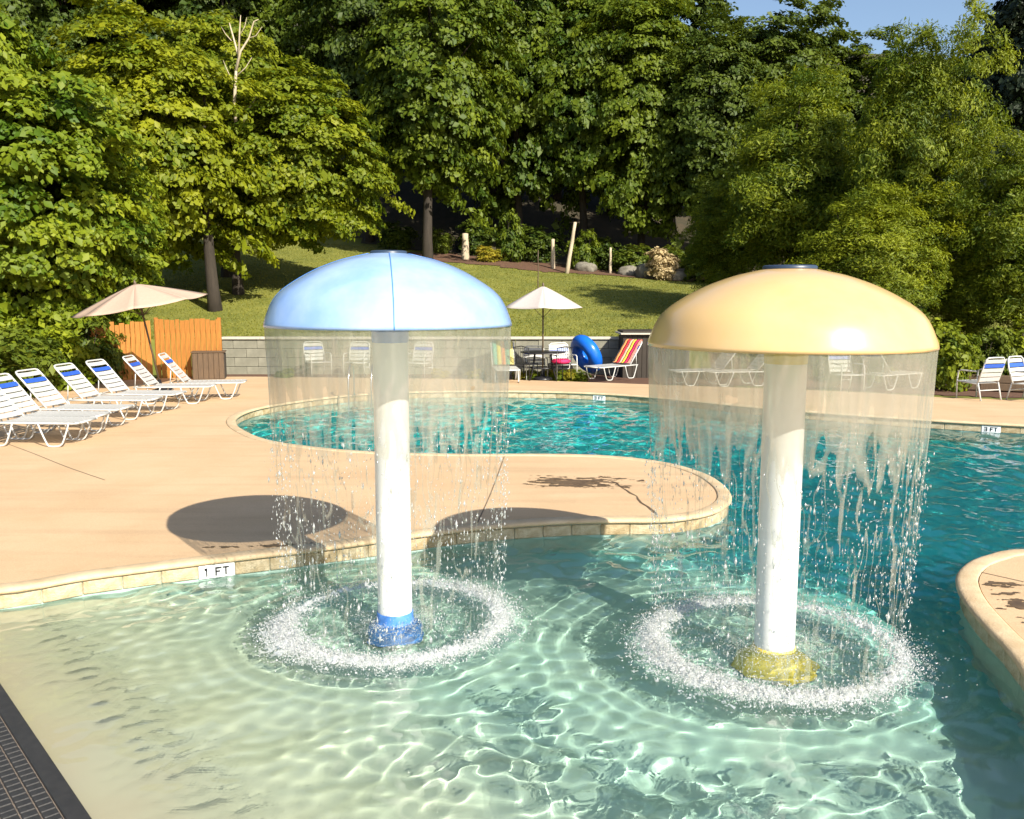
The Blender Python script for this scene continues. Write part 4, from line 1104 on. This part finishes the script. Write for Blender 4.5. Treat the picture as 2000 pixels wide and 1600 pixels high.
# shrubs
def shrub(label, px, y, w, h, lm, rz=0.0, group=None, cat='shrub', z=None, name='shrub'):
    return tree(name, 'shrub', label, X_(px, y), y, h, w, lm, rz, group, cat, z)
for i, (px, y, w, h) in enumerate(((-60,17.5,2.4,1.8),(40,19.6,2.2,1.7),(110,21.0,2.0,1.6),(165,22.2,1.8,1.9),(215,23.0,1.2,1.5),(-20,21,2.2,2.4),(70,22.5,2.4,2.3),(150,24,2.2,2.5))):
    shrub(('low fine-leaved shrub behind the chaise longues', 'low dark shrub behind the chaise longues', 'low broad-leaved bright shrub behind the chaise longues', 'shrub under the large-leaved tree beside the cedar fence', 'small shrub touching the end of the cedar fence', 'tall broad-leaved shrub behind the chaise longues', 'tall fine-leaved shrub behind the chaise longues', 'tall dark shrub standing behind the cedar fence')[i], px, y, w, h, ('shrub', 'bigleaf')[i % 3 == 2], i*1.1, 'shrubs behind the chaise longues')
for i, (px, y, w, h) in enumerate(((1850,21.6,1.6,1.7),(1915,21.9,1.5,1.5),(1985,22.0,1.6,1.8),(1790,22.3,1.8,1.9),(1710,22.8,1.7,1.6),(1620,23.2,1.7,1.7),(1530,23.6,1.6,1.4),(1445,24.2,1.6,1.6),(2060,21.5,1.8,1.8))):
    shrub(('fine-leaved olive shrub in the bed along the right far deck', 'broad-leaved green shrub in the bed along the right far deck')[i % 2], px, y, w, h, ('olive', 'shrub')[i % 2], i*1.7, 'shrubs along the right far deck')
WOOD_L = ['low green shrub in the dark wood beside the thin pale post', 'low green shrub right behind the lone lawn tree trunk', 'tall narrow green shrub behind the yellow flowering shrub', 'green shrub in the mulch touching the leaning pole',
          'low green shrub in the mulch behind the boulders', 'low green shrub behind the pale cream shrub', 'dark broad shrub behind the leaning pole', 'dark broad shrub behind the short pale post', 'dark shrub behind the thick sawn trunk', 'low green shrub at the lawn end under the feathery boughs']
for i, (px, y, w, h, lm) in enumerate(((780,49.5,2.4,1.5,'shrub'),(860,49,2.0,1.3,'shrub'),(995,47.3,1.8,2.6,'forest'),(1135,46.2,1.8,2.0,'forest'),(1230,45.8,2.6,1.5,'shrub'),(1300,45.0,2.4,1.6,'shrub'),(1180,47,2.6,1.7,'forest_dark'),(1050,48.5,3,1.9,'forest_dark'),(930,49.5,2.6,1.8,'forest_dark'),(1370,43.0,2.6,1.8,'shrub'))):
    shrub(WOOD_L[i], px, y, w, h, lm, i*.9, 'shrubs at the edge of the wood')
shrub('small yellow flowering shrub beside the sawn trunk', 955, 46.6, 1.7, .8, 'yellow', .3)
shrub('pale cream leaved shrub at the right end of the mulch bed', 1285, 43.4, 2.0, 1.5, 'cream', .8)
for i, (px, y) in enumerate(((1018,23.75),(1040,23.7),(1066,23.72),(1090,23.7),(1112,23.65),(1132,23.6),(860,23.9),(770,24.0),(930,23.85),(560,23.9))):
    shrub('small yellow-green bedding plant at the far deck edge', px, y + .15, .62, .34, ('yellow', 'bigleaf')[i % 2], i*1.1, 'bedding plants at the far deck edge', 'plant', .07, 'bedding_plant')
# rocks
for i, (px, y, s) in enumerate(((1270,44.4,.75),(1320,43.6,.6),(1225,45.0,.5),(1140,45.6,.45))):
    x = X_(px, y); bm = bmesh.new(); bmesh.ops.create_icosphere(bm, subdivisions=3, radius=1)
    for v in bm.verts:
        d = 1 + .22*float(vnoise(v.co.x*1.7 + i*5, v.co.y*1.7 + v.co.z*1.3, i)); v.co = Vector((v.co.x*s*1.3*d, v.co.y*s*d, v.co.z*s*.75*d))
    me = bpy.data.meshes.new('boulder'); bm.to_mesh(me); bm.free(); me.materials.append(M['rock']); me.shade_smooth()
    tag(link('boulder', me, None, (x, y, float(hz(x, y)) + s*.3)), ['large grey boulder beside the pale cream shrub', 'grey boulder right of the pale cream shrub', 'small grey boulder beside the thin pale post', 'small grey boulder beside the leaning pole'][i], 'boulder', 'boulders at the edge of the wood')

# ------------------------------------------------------------------ short grass on the lawn
gr_ = np.random.default_rng(17)
n = 150000
gx = gr_.uniform(-15, 17, n); gy = 26.7 + (gr_.random(n)**1.25)*23
gz = hz(gx, gy); h_ = gr_.uniform(.025, .055, n); a = gr_.uniform(0, 2*math.pi, n); w_ = gr_.uniform(.010, .028, n)
C = np.stack([gx, gy, gz - .005], -1); t = np.stack([np.cos(a), np.sin(a), a*0], -1); ln = gr_.normal(0, .02, (n, 2))
V = np.stack([C - t*w_[:, None], C + t*w_[:, None], C + np.stack([ln[:, 0], ln[:, 1], h_], -1)], 1).reshape(-1, 3)
LEAF['grass'] = leaf_mat('grass_blades', (.10,.125,.014), (.24,.23,.035), .3)
tag(link('lawn_grass', mesh_np('lawn_grass', V, np.arange(3*n).reshape(-1, 3), LEAF['grass'], False, attr=np.repeat(gr_.uniform(0, 1, n), 3))), 'short mown grass covering the lawn slope', 'grass', kind='stuff')
